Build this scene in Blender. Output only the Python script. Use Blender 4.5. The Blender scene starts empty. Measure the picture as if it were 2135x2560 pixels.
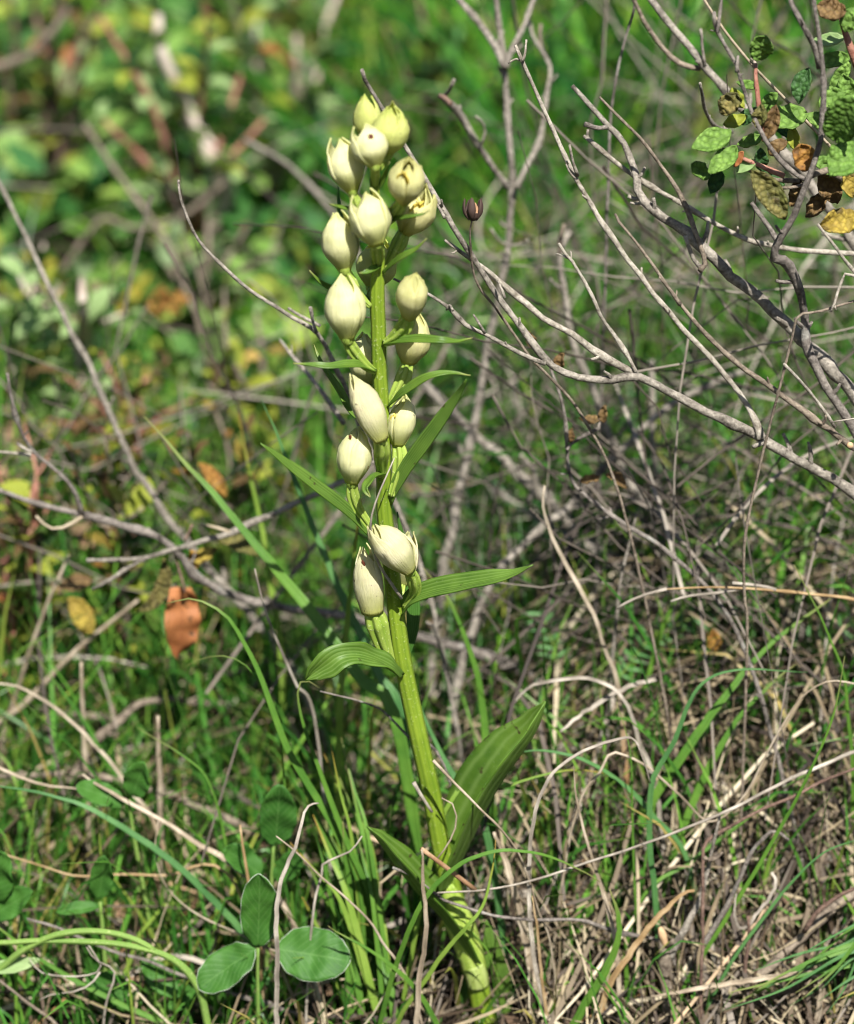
import bpy, math, random
import numpy as np
from mathutils import Vector, Matrix, noise as mnoise

# ------------------------------------------------------------------ camera, sky, sun, exposure
scene = bpy.context.scene
W_PX, H_PX, F_PX = 2135.0, 2560.0, 6500.0           # photograph size and focal length in its pixels
PITCH = math.radians(22.0)
CAM = Vector((0.0, -0.723, 0.477))
cam_data = bpy.data.cameras.new('camera')
cam = bpy.data.objects.new('camera', cam_data)
scene.collection.objects.link(cam)
cam.location = CAM
cam.rotation_euler = (math.pi / 2 - PITCH, 0, 0)
cam_data.sensor_fit = 'VERTICAL'
cam_data.sensor_height = 36.0
cam_data.sensor_width = 36.0 * W_PX / H_PX
cam_data.lens = 36.0 * F_PX / H_PX
cam_data.clip_start = 0.02
cam_data.clip_end = 400.0
cam_data.dof.use_dof = True
cam_data.dof.focus_distance = 0.777
cam_data.dof.aperture_fstop = 7.0
cam_data.dof.aperture_blades = 9
scene.camera = cam

SUN_DIR = Vector((0.15, -0.58, 0.80)).normalized()   # towards the sun
world = bpy.data.worlds.new('World')
scene.world = world
world.use_nodes = True
wn = world.node_tree
bg = wn.nodes['Background']
sky = wn.nodes.new('ShaderNodeTexSky')
sky.sky_type = 'NISHITA'
sky.sun_disc = False
sky.sun_elevation = math.asin(SUN_DIR.z)
sky.sun_rotation = math.atan2(SUN_DIR.x, SUN_DIR.y)
wn.links.new(sky.outputs[0], bg.inputs[0])
bg.inputs[1].default_value = 0.05
sun_data = bpy.data.lights.new('sun', 'SUN')
sun_data.energy = 5.0
sun_data.angle = math.radians(0.53)
sun_data.color = (1.0, 0.97, 0.92)
sun = bpy.data.objects.new('sun', sun_data)
scene.collection.objects.link(sun)
sun.rotation_euler = SUN_DIR.to_track_quat('Z', 'Y').to_euler()
sun.location = SUN_DIR * 5

scene.view_settings.view_transform = 'Standard'
scene.view_settings.look = 'None'
scene.view_settings.gamma = 1.0
scene.view_settings.exposure = 0.92
scene.view_settings.use_curve_mapping = False
scene.render.engine = 'CYCLES'
scene.cycles.use_denoising = True
scene.cycles.pixel_filter_type = 'BLACKMAN_HARRIS'
scene.cycles.filter_width = 1.05
scene.cycles.max_bounces = 6
scene.cycles.diffuse_bounces = 3
scene.cycles.use_adaptive_sampling = True
scene.cycles.adaptive_threshold = 0.02
scene.cycles.transmission_bounces = 4
scene.cycles.caustics_reflective = False
scene.cycles.caustics_refractive = False

# ------------------------------------------------------------------ pixels to places
COS, SIN = math.cos(PITCH), math.sin(PITCH)
FWD = Vector((0, COS, -SIN)); UPV = Vector((0, SIN, COS)); RIGHT = Vector((1, 0, 0))
TO_CAM = -FWD

def ray(px, py):
    return FWD * F_PX + RIGHT * (px - W_PX / 2) - UPV * (py - H_PX / 2)

def at(px, py, Y):
    """the point of the upright plane y = Y that the pixel looks at"""
    d = ray(px, py)
    return CAM + d * ((Y - CAM.y) / d.y)

def pxm(p):
    """metres per photograph pixel at point p"""
    return (Vector(p) - CAM).dot(FWD) / F_PX

def gz_np(x, y):
    """height of the bank: nearly level in front, rising behind the orchid, easing off farther back"""
    x = np.asarray(x, float); y = np.asarray(y, float)
    yy = np.clip(y, -60, 1.25)
    s = 0.045
    soft = s * np.logaddexp(0, (yy + 0.02) / s)
    z = 0.24 * soft - 0.01 + np.clip(y - 1.25, 0, 300) * 0.03 + np.clip(y, -60, 0) * 0.05
    t = np.clip((y + 0.025) / 0.11, 0, 1)
    z = z + 0.050 * t * t * (3 - 2 * t) / (1 + np.exp(-(x - 0.035) / 0.016))        # hummock of matted dead grass right of the orchid
    z = z + 0.006 * np.sin(9.1 * x + 3.3 * y) * np.cos(7.3 * y - 2.1 * x) + 0.004 * np.sin(23 * x + 1.0) * np.sin(19 * y + 2.0)
    return z

def gz(x, y):
    return float(gz_np(x, y))

def on_ground(px, py, lift=0.0):
    """where the pixel's ray meets the bank (raised by lift)"""
    d = ray(px, py).normalized()
    t = 0.3
    while t < 6:
        p = CAM + d * t
        if p.z <= gz(p.x, p.y) + lift:
            break
        t += 0.004
    return CAM + d * t

# ------------------------------------------------------------------ scene graph helpers
COLL = scene.collection

def tag(o, label=None, cat=None, group=None, kind=None):
    if label: o['label'] = label
    if cat: o['category'] = cat
    if group: o['group'] = group
    if kind: o['kind'] = kind
    return o

def empty(name, loc, label, cat, group=None):
    o = bpy.data.objects.new(name, None)
    o.empty_display_size = 0.01
    o.location = loc
    COLL.objects.link(o)
    return tag(o, label, cat, group)

ORIGIN = {}

def link_mesh(name, me, parent=None):
    """link a mesh whose vertices are in world space under a parent"""
    o = bpy.data.objects.new(name, me)
    COLL.objects.link(o)
    if parent is not None:
        o.parent = parent
        off = Vector((0, 0, 0))
        q = parent
        while q is not None:
            off += q.location
            q = q.parent
        o.location = -off
    return o

def mesh(name, verts, faces, mat, uvs=None, smooth=True):
    me = bpy.data.meshes.new(name)
    me.from_pydata([tuple(v) for v in verts], [], faces)
    me.materials.append(mat)
    if smooth:
        me.polygons.foreach_set('use_smooth', [True] * len(me.polygons))
    if uvs is not None:
        lay = me.uv_layers.new(name='UVMap')
        idx = np.empty(len(me.loops), dtype=np.int32)
        me.loops.foreach_get('vertex_index', idx)
        lay.data.foreach_set('uv', np.asarray(uvs, dtype=np.float32)[idx].ravel())
    me.update()
    return me

def catmull(pts, n, vals=None):
    """smooth resampling of a polyline (and of per-point values)"""
    P = [Vector(p) for p in pts]
    if len(P) == 2:
        P = [P[0], P[0].lerp(P[1], 0.5), P[1]]
        if vals is not None: vals = [vals[0], (vals[0] + vals[1]) / 2, vals[1]]
    L = [0.0]
    for a, b in zip(P[:-1], P[1:]): L.append(L[-1] + max((b - a).length, 1e-6))
    out, vo = [], []
    m = len(P)
    for k in range(n):
        s = L[-1] * k / (n - 1)
        i = 0
        while i < m - 2 and L[i + 1] < s: i += 1
        t = (s - L[i]) / (L[i + 1] - L[i])
        p0 = P[i - 1] if i > 0 else P[0] * 2 - P[1]
        p1, p2 = P[i], P[i + 1]
        p3 = P[i + 2] if i + 2 < m else P[-1] * 2 - P[-2]
        t2, t3 = t * t, t * t * t
        out.append(0.5 * ((2 * p1) + (p2 - p0) * t + (2 * p0 - 5 * p1 + 4 * p2 - p3) * t2 + (3 * p1 - p0 - 3 * p2 + p3) * t3))
        if vals is not None: vo.append(vals[i] * (1 - t) + vals[i + 1] * t)
    return (out, vo) if vals is not None else out

def tangents(P):
    n = len(P)
    return [((P[min(i + 1, n - 1)] - P[max(i - 1, 0)]).normalized()) for i in range(n)]

def tube_mesh(name, pts, radii, mat, seg=8, n=None, rough=0.0, seed=0, flat=1.0, ribs=0, ribdepth=0.0, knots=0.0, caps=True, kink=0.0):
    if n is None:
        ln = sum((Vector(b) - Vector(a)).length for a, b in zip(pts[:-1], pts[1:]))
        n = max(6, min(90, int(ln / 0.0032)))
    P, R = catmull(pts, n, list(radii))
    if kink:
        for i in range(n):
            e = min(1.0, 4.0 * min(i, n - 1 - i) / n)
            s0 = i / n * sum((P[j + 1] - P[j]).length for j in range(n - 1))
            P[i] = P[i] + (Vector((mnoise.noise(Vector((s0 * 95, seed, .1))), mnoise.noise(Vector((s0 * 80, seed, 5.1))), mnoise.noise(Vector((s0 * 95, seed, 9.1))))) * kink * R[i] * e)
    T = tangents(P)
    ref = TO_CAM
    verts, uvs, faces = [], [], []
    ln = 0.0
    for i in range(n):
        t = T[i]
        a = (ref - t * ref.dot(t))
        if a.length < 0.05: a = (RIGHT - t * RIGHT.dot(t))
        a.normalize()
        b = t.cross(a)
        if i: ln += (P[i] - P[i - 1]).length
        r = R[i]
        if knots:
            r *= 1 + knots * max(0.0, mnoise.noise(Vector((ln * 90, seed * 3.7, 1.3)))) ** 2 * 3
        for k in range(seg):
            th = 2 * math.pi * k / seg
            rr = r
            if ribs: rr *= 1 - ribdepth + ribdepth * 2.0 * abs(math.cos(ribs * th / 2 + ln * 9)) ** 0.8
            d = a * math.cos(th) * flat + b * math.sin(th)
            if rough: rr *= 1 + rough * mnoise.noise((P[i] + d * r) * 260 + Vector((seed, 0, 0)))
            verts.append(P[i] + d * rr)
            uvs.append((ln * 40, k / seg))
    for i in range(n - 1):
        for k in range(seg):
            k2 = (k + 1) % seg
            faces.append((i * seg + k, i * seg + k2, (i + 1) * seg + k2, (i + 1) * seg + k))
    if caps:
        faces.append(tuple(reversed(range(seg))))
        faces.append(tuple((n - 1) * seg + k for k in range(seg)))
    return mesh(name, verts, faces, mat, uvs)

PROFILES = {
    'lance': [(0, .32), (.08, .45), (.3, .95), (.45, 1), (.7, .72), (.88, .36), (1, .03)],
    'strap': [(0, .55), (.2, .85), (.45, 1), (.7, .85), (.9, .42), (1, .04)],
    'blade': [(0, .7), (.25, 1), (.6, .92), (.85, .5), (1, .05)],
    'straw': [(0, .85), (.3, 1), (.8, .8), (1, .35)],
    'ovate': [(0, .04), (.08, .34), (.25, .8), (.45, 1), (.7, .85), (.88, .5), (.97, .2), (1, .04)],
    'round': [(0, .06), (.06, .42), (.2, .82), (.42, 1), (.65, .98), (.85, .72), (.95, .42), (1, .1)],
    'curl': [(0, .2), (.1, .5), (.3, .95), (.48, .95), (.6, .9), (.78, 1.15), (.9, .8), (1, .06)],
}

def prof(kind, u):
    t = PROFILES[kind]
    for (a, fa), (b, fb) in zip(t[:-1], t[1:]):
        if u <= b:
            s = (u - a) / (b - a)
            s = s * s * (3 - 2 * s) * 0.5 + s * 0.5
            return fa + (fb - fa) * s
    return t[-1][1]

def ribbon_mesh(name, pts, width, mat, profile='lance', n=22, cols=6, fold=0.3, nrm=None, twist=(0, 0), wave=0.0, seed=0, crease=0.0):
    """a leaf or blade: half-width `width` around a midrib, folded to a trough that opens towards nrm"""
    P = catmull(pts, n)
    if crease:
        for i in range(1, n - 1):
            P[i] = P[i] + Vector((mnoise.noise(Vector((i * .55, seed * 1.9, .2))), mnoise.noise(Vector((i * .55, seed * 1.9, 4.2))), mnoise.noise(Vector((i * .55, seed * 1.9, 8.2))))) * crease * width
    T = tangents(P)
    ref = Vector(nrm) if nrm is not None else TO_CAM * 0.8 + Vector((0, 0, 0.5))
    verts, uvs, faces = [], [], []
    tw = list(twist)
    for i in range(n):
        u = i / (n - 1)
        t = T[i]
        N = ref - t * ref.dot(t)
        if N.length < 1e-3: N = UPV - t * UPV.dot(t)
        N.normalize()
        x = u * (len(tw) - 1)
        j = min(int(x), len(tw) - 2)
        ang = tw[j] + (tw[j + 1] - tw[j]) * (x - j)
        N = Matrix.Rotation(ang, 3, t) @ N
        S = t.cross(N)
        w = width * prof(profile, u)
        for k in range(cols + 1):
            v = -1 + 2 * k / cols
            lift = fold * (math.sqrt(v * v + 0.03) - 0.17) * w
            if wave: lift += wave * width * mnoise.noise(Vector((u * 5.0, v * 0.8, seed * 2.3))) * (0.35 + abs(v))
            verts.append(P[i] + S * (v * w) + N * lift)
            uvs.append((u, (v + 1) / 2))
    for i in range(n - 1):
        for k in range(cols):
            a = i * (cols + 1) + k
            faces.append((a, a + 1, a + cols + 2, a + cols + 1))
    return mesh(name, verts, faces, mat, uvs)

def solid(o, th):
    m = o.modifiers.new('thickness', 'SOLIDIFY')
    m.thickness = th
    m.offset = 0
    return o

# ------------------------------------------------------------------ materials
MAT = {}

def nodes_of(name):
    m = bpy.data.materials.new(name)
    m.use_nodes = True
    nt = m.node_tree
    nt.nodes.clear()
    out = nt.nodes.new('ShaderNodeOutputMaterial')
    MAT[name] = m
    return m, nt, out

def N_(nt, kind, **kw):
    n = nt.nodes.new(kind)
    for k, v in kw.items():
        if k.startswith('in_'):
            key = k[3:]
            n.inputs[int(key) if key.isdigit() else key].default_value = v
        else:
            setattr(n, k, v)
    return n

def ramp(nt, stops, interp='LINEAR'):
    r = nt.nodes.new('ShaderNodeValToRGB')
    r.color_ramp.interpolation = interp
    e = r.color_ramp.elements
    while len(e) < len(stops): e.new(0.5)
    for el, (p, c) in zip(e, stops):
        el.position = p
        el.color = (c[0], c[1], c[2], 1)
    return r

def math_(nt, op, a, b=None):
    n = nt.nodes.new('ShaderNodeMath')
    n.operation = op
    for i, x in enumerate((a, b)):
        if x is None: continue
        if isinstance(x, (int, float)): n.inputs[i].default_value = x
        else: nt.links.new(x, n.inputs[i])
    return n.outputs[0]

def mixc(nt, fac, a, b, mode='MIX'):
    n = nt.nodes.new('ShaderNodeMix')
    n.data_type = 'RGBA'
    n.blend_type = mode
    for i, x in ((0, fac), (6, a), (7, b)):
        if isinstance(x, (int, float)): n.inputs[i].default_value = x
        elif isinstance(x, tuple): n.inputs[i].default_value = (x[0], x[1], x[2], 1)
        else: nt.links.new(x, n.inputs[i])
    return n.outputs[2]

def surface(nt, out, col, rough=0.5, transl=0.3, tcol=None, normal=None, spec=0.4, sheen=0.0):
    p = nt.nodes.new('ShaderNodeBsdfPrincipled')
    if isinstance(col, tuple): p.inputs['Base Color'].default_value = (*col, 1)
    else: nt.links.new(col, p.inputs['Base Color'])
    if isinstance(rough, (int, float)): p.inputs['Roughness'].default_value = rough
    else: nt.links.new(rough, p.inputs['Roughness'])
    p.inputs['Specular IOR Level'].default_value = spec
    if sheen: p.inputs['Sheen Weight'].default_value = sheen
    if normal is not None: nt.links.new(normal, p.inputs['Normal'])
    if transl <= 0:
        nt.links.new(p.outputs[0], out.inputs[0])
        return p
    t = nt.nodes.new('ShaderNodeBsdfTranslucent')
    tc = tcol if tcol is not None else col
    if isinstance(tc, tuple): t.inputs[0].default_value = (*tc, 1)
    else: nt.links.new(tc, t.inputs[0])
    if normal is not None: nt.links.new(normal, t.inputs['Normal'])
    mx = nt.nodes.new('ShaderNodeMixShader')
    mx.inputs[0].default_value = transl
    nt.links.new(p.outputs[0], mx.inputs[1])
    nt.links.new(t.outputs[0], mx.inputs[2])
    nt.links.new(mx.outputs[0], out.inputs[0])
    return p

def bump(nt, height, strength=0.3, dist=0.001):
    b = nt.nodes.new('ShaderNodeBump')
    b.inputs['Strength'].default_value = strength
    b.inputs['Distance'].default_value = dist
    nt.links.new(height, b.inputs['Height'])
    return b.outputs[0]

def veined_leaf(name, dark, light, vein, n_veins=9, rough=0.42, transl=0.32, spots=0.0, tip=None, vein_mix=0.35, under=None, cross=False, crinkle=0.0):
    """parallel-veined (or pinnate) leaf, UV.x along, UV.y across"""
    m, nt, out = nodes_of(name)
    uv = N_(nt, 'ShaderNodeUVMap')
    sp = N_(nt, 'ShaderNodeSeparateXYZ')
    nt.links.new(uv.outputs[0], sp.inputs[0])
    geo = N_(nt, 'ShaderNodeNewGeometry')
    tc = N_(nt, 'ShaderNodeTexCoord')
    nz = N_(nt, 'ShaderNodeTexNoise', in_Scale=170.0, in_Detail=4.0)
    nt.links.new(tc.outputs['Object'], nz.inputs['Vector'])
    nzl = N_(nt, 'ShaderNodeTexNoise', in_Scale=45.0, in_Detail=2.0)
    nt.links.new(tc.outputs['Object'], nzl.inputs['Vector'])
    base = ramp(nt, [(0.36, dark), (0.62, light)])
    nt.links.new(math_(nt, 'ADD', math_(nt, 'MULTIPLY', nz.outputs[0], 0.45), math_(nt, 'MULTIPLY', nzl.outputs[0], 0.55)), base.inputs[0])
    if cross:
        # pinnate veins slanting off a midrib
        v = math_(nt, 'ABSOLUTE', math_(nt, 'SUBTRACT', sp.outputs[1], 0.5))
        s = math_(nt, 'SUBTRACT', math_(nt, 'MULTIPLY', sp.outputs[0], n_veins), math_(nt, 'MULTIPLY', v, n_veins * 0.7))
        wv = math_(nt, 'POWER', math_(nt, 'ABSOLUTE', math_(nt, 'COSINE', math_(nt, 'MULTIPLY', s, math.pi))), 14)
        mid = math_(nt, 'LESS_THAN', v, 0.018)
        vf = math_(nt, 'MAXIMUM', math_(nt, 'MULTIPLY', wv, 0.6), mid)
    else:
        wv = math_(nt, 'ABSOLUTE', math_(nt, 'COSINE', math_(nt, 'MULTIPLY', math_(nt, 'ADD', sp.outputs[1], math_(nt, 'MULTIPLY', nzl.outputs[0], 0.16)), math.pi * n_veins)))
        vf = math_(nt, 'POWER', wv, 5)
    col = mixc(nt, math_(nt, 'MULTIPLY', vf, vein_mix), base.outputs[0], vein)
    if under is not None:
        col = mixc(nt, math_(nt, 'MULTIPLY', geo.outputs['Backfacing'], 0.75), col, under)
    # fine pale speckle of hairs and dust
    sk = N_(nt, 'ShaderNodeTexNoise', in_Scale=1500.0, in_Detail=2.0)
    nt.links.new(tc.outputs['Object'], sk.inputs['Vector'])
    skr = ramp(nt, [(0.66, (0, 0, 0)), (0.74, (1, 1, 1))])
    nt.links.new(sk.outputs[0], skr.inputs[0])
    col = mixc(nt, math_(nt, 'MULTIPLY', skr.outputs[0], 0.12), col, (0.5, 0.55, 0.4))
    if spots:
        s2 = N_(nt, 'ShaderNodeTexNoise', in_Scale=260.0, in_Detail=3.0)
        nt.links.new(tc.outputs['Object'], s2.inputs['Vector'])
        r2 = ramp(nt, [(0.70 - spots * 0.1, (0, 0, 0)), (0.74 - spots * 0.1, (1, 1, 1))])
        nt.links.new(s2.outputs[0], r2.inputs[0])
        col = mixc(nt, math_(nt, 'MULTIPLY', r2.outputs[0], 0.8), col, (0.045, 0.03, 0.012))
    if tip is not None:
        tr = ramp(nt, [(0.86, (0, 0, 0)), (0.99, (1, 1, 1))])
        nt.links.new(sp.outputs[0], tr.inputs[0])
        col = mixc(nt, tr.outputs[0], col, tip)
    h = math_(nt, 'ADD', math_(nt, 'MULTIPLY', wv, -0.35), nz.outputs[0])
    nrm = bump(nt, h, 0.35, 0.0005)
    if crinkle:
        vo = N_(nt, 'ShaderNodeTexVoronoi', in_Scale=620.0)
        nt.links.new(tc.outputs['Object'], vo.inputs['Vector'])
        cb = nt.nodes.new('ShaderNodeBump')
        cb.inputs['Strength'].default_value = crinkle
        cb.inputs['Distance'].default_value = 0.0012
        cb.invert = True
        nt.links.new(vo.outputs['Distance'], cb.inputs['Height'])
        nt.links.new(nrm, cb.inputs['Normal'])
        nrm = cb.outputs[0]
        vr = ramp(nt, [(0.25, (0, 0, 0)), (0.65, (1, 1, 1))])
        nt.links.new(vo.outputs['Distance'], vr.inputs[0])
        col = mixc(nt, math_(nt, 'MULTIPLY', vr.outputs[0], 0.6), col, tuple(0.45 * c for c in dark))
    surface(nt, out, col, rough, transl, mixc(nt, 1.0, col, (1.0, 1.25, 0.5), 'MULTIPLY'), nrm, 0.35)
    return m

def bark(name, dark, light, scale=1.0, rough=0.85, lichen=0.0):
    m, nt, out = nodes_of(name)
    tc = N_(nt, 'ShaderNodeTexCoord')
    a = N_(nt, 'ShaderNodeTexNoise', in_Scale=330.0 * scale, in_Detail=6.0, in_Roughness=0.65)
    b = N_(nt, 'ShaderNodeTexNoise', in_Scale=60.0 * scale, in_Detail=3.0)
    w = N_(nt, 'ShaderNodeTexVoronoi', in_Scale=700.0 * scale)
    for n in (a, b, w): nt.links.new(tc.outputs['Object'], n.inputs['Vector'])
    f = math_(nt, 'ADD', math_(nt, 'MULTIPLY', a.outputs[0], 0.62), math_(nt, 'MULTIPLY', b.outputs[0], 0.38))
    r = ramp(nt, [(0.36, dark), (0.50, tuple((x + y) / 2 for x, y in zip(dark, light))), (0.62, light)])
    nt.links.new(f, r.inputs[0])
    col = r.outputs[0]
    pr = ramp(nt, [(0.10, (1, 1, 1)), (0.2, (0, 0, 0))])
    nt.links.new(w.outputs['Distance'], pr.inputs[0])
    col = mixc(nt, math_(nt, 'MULTIPLY', pr.outputs[0], 0.45), col, tuple(0.35 * x for x in dark))
    if lichen:
        l = N_(nt, 'ShaderNodeTexNoise', in_Scale=120.0, in_Detail=4.0)
        nt.links.new(tc.outputs['Object'], l.inputs['Vector'])
        lr = ramp(nt, [(0.62, (0, 0, 0)), (0.68, (1, 1, 1))])
        nt.links.new(l.outputs[0], lr.inputs[0])
        col = mixc(nt, math_(nt, 'MULTIPLY', lr.outputs[0], lichen), col, (0.42, 0.43, 0.38))
    nrm = bump(nt, math_(nt, 'SUBTRACT', a.outputs[0], math_(nt, 'MULTIPLY', pr.outputs[0], 0.4)), 0.8, 0.0008)
    surface(nt, out, col, rough, 0.0, None, nrm, 0.25)
    return m

def straw_mat(name, dark, light, scale=1.0, transl=0.15, tip=None):
    m, nt, out = nodes_of(name)
    tc = N_(nt, 'ShaderNodeTexCoord')
    uv = N_(nt, 'ShaderNodeUVMap')
    a = N_(nt, 'ShaderNodeTexNoise', in_Scale=120.0 * scale, in_Detail=4.0)
    nt.links.new(tc.outputs['Object'], a.inputs['Vector'])
    mp = N_(nt, 'ShaderNodeMapping')
    mp.inputs['Scale'].default_value = (3, 26, 1)
    nt.links.new(uv.outputs[0], mp.inputs[0])
    s = N_(nt, 'ShaderNodeTexNoise', in_Scale=1.0, in_Detail=3.0)
    nt.links.new(mp.outputs[0], s.inputs['Vector'])
    f = math_(nt, 'ADD', math_(nt, 'MULTIPLY', a.outputs[0], 0.55), math_(nt, 'MULTIPLY', s.outputs[0], 0.45))
    r = ramp(nt, [(0.38, tuple(.7 * c for c in dark)), (0.47, dark), (0.60, light)])
    nt.links.new(f, r.inputs[0])
    col = r.outputs[0]
    sk = N_(nt, 'ShaderNodeTexNoise', in_Scale=900.0, in_Detail=2.0)
    nt.links.new(tc.outputs['Object'], sk.inputs['Vector'])
    skr = ramp(nt, [(0.68, (0, 0, 0)), (0.75, (1, 1, 1))])
    nt.links.new(sk.outputs[0], skr.inputs[0])
    col = mixc(nt, math_(nt, 'MULTIPLY', skr.outputs[0], 0.6), col, tuple(0.25 * x for x in dark))
    if tip is not None:
        sp = N_(nt, 'ShaderNodeSeparateXYZ')
        nt.links.new(uv.outputs[0], sp.inputs[0])
        tr = ramp(nt, [(0.22, (1, 1, 1)), (0.5, (0, 0, 0))])
        nt.links.new(sp.outputs[0], tr.inputs[0])
        col = mixc(nt, tr.outputs[0], col, tip)
    nrm = bump(nt, s.outputs[0], 0.4, 0.0004)
    surface(nt, out, col, 0.62, transl, None, nrm, 0.3)
    return m

def bulk_mat(name, stops, rough=0.5, transl=0.3, tmul=(1.0, 1.2, 0.5), base_stops=None):
    """colour picked per blade or leaf from the vertex attribute rnd; attribute along runs from foot to tip"""
    m, nt, out = nodes_of(name)
    at_ = N_(nt, 'ShaderNodeAttribute', attribute_name='rnd')
    al = N_(nt, 'ShaderNodeAttribute', attribute_name='along')
    r = ramp(nt, stops)
    nt.links.new(at_.outputs['Fac'], r.inputs[0])
    tc = N_(nt, 'ShaderNodeTexCoord')
    nz = N_(nt, 'ShaderNodeTexNoise', in_Scale=150.0, in_Detail=3.0)
    nt.links.new(tc.outputs['Object'], nz.inputs['Vector'])
    v = ramp(nt, [(0.3, (0.72, 0.72, 0.72)), (0.7, (1.2, 1.2, 1.2))])
    nt.links.new(nz.outputs[0], v.inputs[0])
    col = mixc(nt, 1.0, r.outputs[0], v.outputs[0], 'MULTIPLY')
    if base_stops is not None:
        tr = ramp(nt, [(0.82, (0, 0, 0)), (1.0, (1, 1, 1))])
        nt.links.new(al.outputs['Fac'], tr.inputs[0])
        col = mixc(nt, math_(nt, 'MULTIPLY', tr.outputs[0], 0.6), col, base_stops)
    surface(nt, out, col, rough, transl, mixc(nt, 1.0, col, tmul, 'MULTIPLY'), None, 0.35)
    return m

# cream tepals, greener towards the foot, with faint veins and a few brown scars
def tepal_mat(name, cream, foot, scar=0.0, stain=0.0, crease=1.2):
    m, nt, out = nodes_of(name)
    uv = N_(nt, 'ShaderNodeUVMap')
    sp = N_(nt, 'ShaderNodeSeparateXYZ')
    nt.links.new(uv.outputs[0], sp.inputs[0])
    tc = N_(nt, 'ShaderNodeTexCoord')
    r = ramp(nt, [(0.0, foot), (0.14, tuple(0.6 * a + 0.4 * b for a, b in zip(foot, cream))), (0.42, cream), (0.8, cream), (1.0, tuple(0.45 * a + 0.55 * b for a, b in zip(foot, cream)))])
    nt.links.new(sp.outputs[0], r.inputs[0])
    nz = N_(nt, 'ShaderNodeTexNoise', in_Scale=190.0, in_Detail=4.0)
    nt.links.new(tc.outputs['Object'], nz.inputs['Vector'])
    nr = ramp(nt, [(0.3, (0.86, 0.88, 0.74)), (0.65, (1, 1, 1))])
    nt.links.new(nz.outputs[0], nr.inputs[0])
    col = mixc(nt, 1.0, r.outputs[0], nr.outputs[0], 'MULTIPLY')
    wv = math_(nt, 'ABSOLUTE', math_(nt, 'COSINE', math_(nt, 'MULTIPLY', math_(nt, 'ADD', sp.outputs[1], math_(nt, 'MULTIPLY', nz.outputs[0], 0.06)), math.pi * 7)))
    vf = math_(nt, 'POWER', wv, 9)
    col = mixc(nt, math_(nt, 'MULTIPLY', vf, 0.07), col, (0.55, 0.52, 0.22))
    if stain:
        s3 = N_(nt, 'ShaderNodeTexNoise', in_Scale=95.0, in_Detail=5.0, in_Roughness=0.7)
        nt.links.new(tc.outputs['Object'], s3.inputs['Vector'])
        r3 = ramp(nt, [(0.50, (0, 0, 0)), (0.68, (1, 1, 1))])
        nt.links.new(s3.outputs[0], r3.inputs[0])
        col = mixc(nt, math_(nt, 'MULTIPLY', r3.outputs[0], stain), col, (0.42, 0.26, 0.12))
    if scar:
        s2 = N_(nt, 'ShaderNodeTexNoise', in_Scale=330.0, in_Detail=2.0)
        nt.links.new(tc.outputs['Object'], s2.inputs['Vector'])
        r2 = ramp(nt, [(0.735, (0, 0, 0)), (0.76, (1, 1, 1))])
        nt.links.new(s2.outputs[0], r2.inputs[0])
        col = mixc(nt, math_(nt, 'MULTIPLY', r2.outputs[0], scar), col, (0.07, 0.03, 0.012))
    mpc = N_(nt, 'ShaderNodeMapping')
    mpc.inputs['Scale'].default_value = (1.6, 8.0, 1)
    nt.links.new(uv.outputs[0], mpc.inputs[0])
    cr = N_(nt, 'ShaderNodeTexNoise', in_Scale=2.2, in_Detail=5.0, in_Roughness=0.6)
    nt.links.new(mpc.outputs[0], cr.inputs['Vector'])
    h = math_(nt, 'ADD', math_(nt, 'ADD', math_(nt, 'MULTIPLY', wv, 0.12), math_(nt, 'MULTIPLY', cr.outputs[0], crease)), nz.outputs[0])
    nrm = bump(nt, h, 0.30, 0.0008)
    surface(nt, out, col, 0.5, 0.46, mixc(nt, 1.0, col, (1.0, 0.98, 0.62), 'MULTIPLY'), nrm, 0.25)
    return m

TEPAL = tepal_mat('cream_tepal', (0.88, 0.865, 0.54), (0.56, 0.61, 0.08), 0.5, 0.0)
TEPAL_GREEN = tepal_mat('greenish_tepal', (0.74, 0.77, 0.28), (0.45, 0.55, 0.05), 0.8, 0.0)
TEPAL_OLD = tepal_mat('fading_tepal', (0.85, 0.81, 0.57), (0.58, 0.60, 0.14), 0.7, 0.34, 3.0)
TEPAL_DULL = tepal_mat('waxy_tepal', (0.82, 0.79, 0.42), (0.58, 0.57, 0.12), 0.3, 0.08, 2.2)

def plain(name, col, rough=0.5, transl=0.0):
    m, nt, out = nodes_of(name)
    tc = N_(nt, 'ShaderNodeTexCoord')
    nz = N_(nt, 'ShaderNodeTexNoise', in_Scale=240.0, in_Detail=4.0)
    nt.links.new(tc.outputs['Object'], nz.inputs['Vector'])
    r = ramp(nt, [(0.3, tuple(0.65 * c for c in col)), (0.7, tuple(min(1, 1.15 * c) for c in col))])
    nt.links.new(nz.outputs[0], r.inputs[0])
    surface(nt, out, r.outputs[0], rough, transl, None, bump(nt, nz.outputs[0], 0.3, 0.0005), 0.3)
    return m

LIP = plain('yellow_lip', (0.82, 0.66, 0.12), 0.5, 0.35)
SCAR = plain('brown_scar', (0.11, 0.03, 0.012), 0.7)

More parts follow.
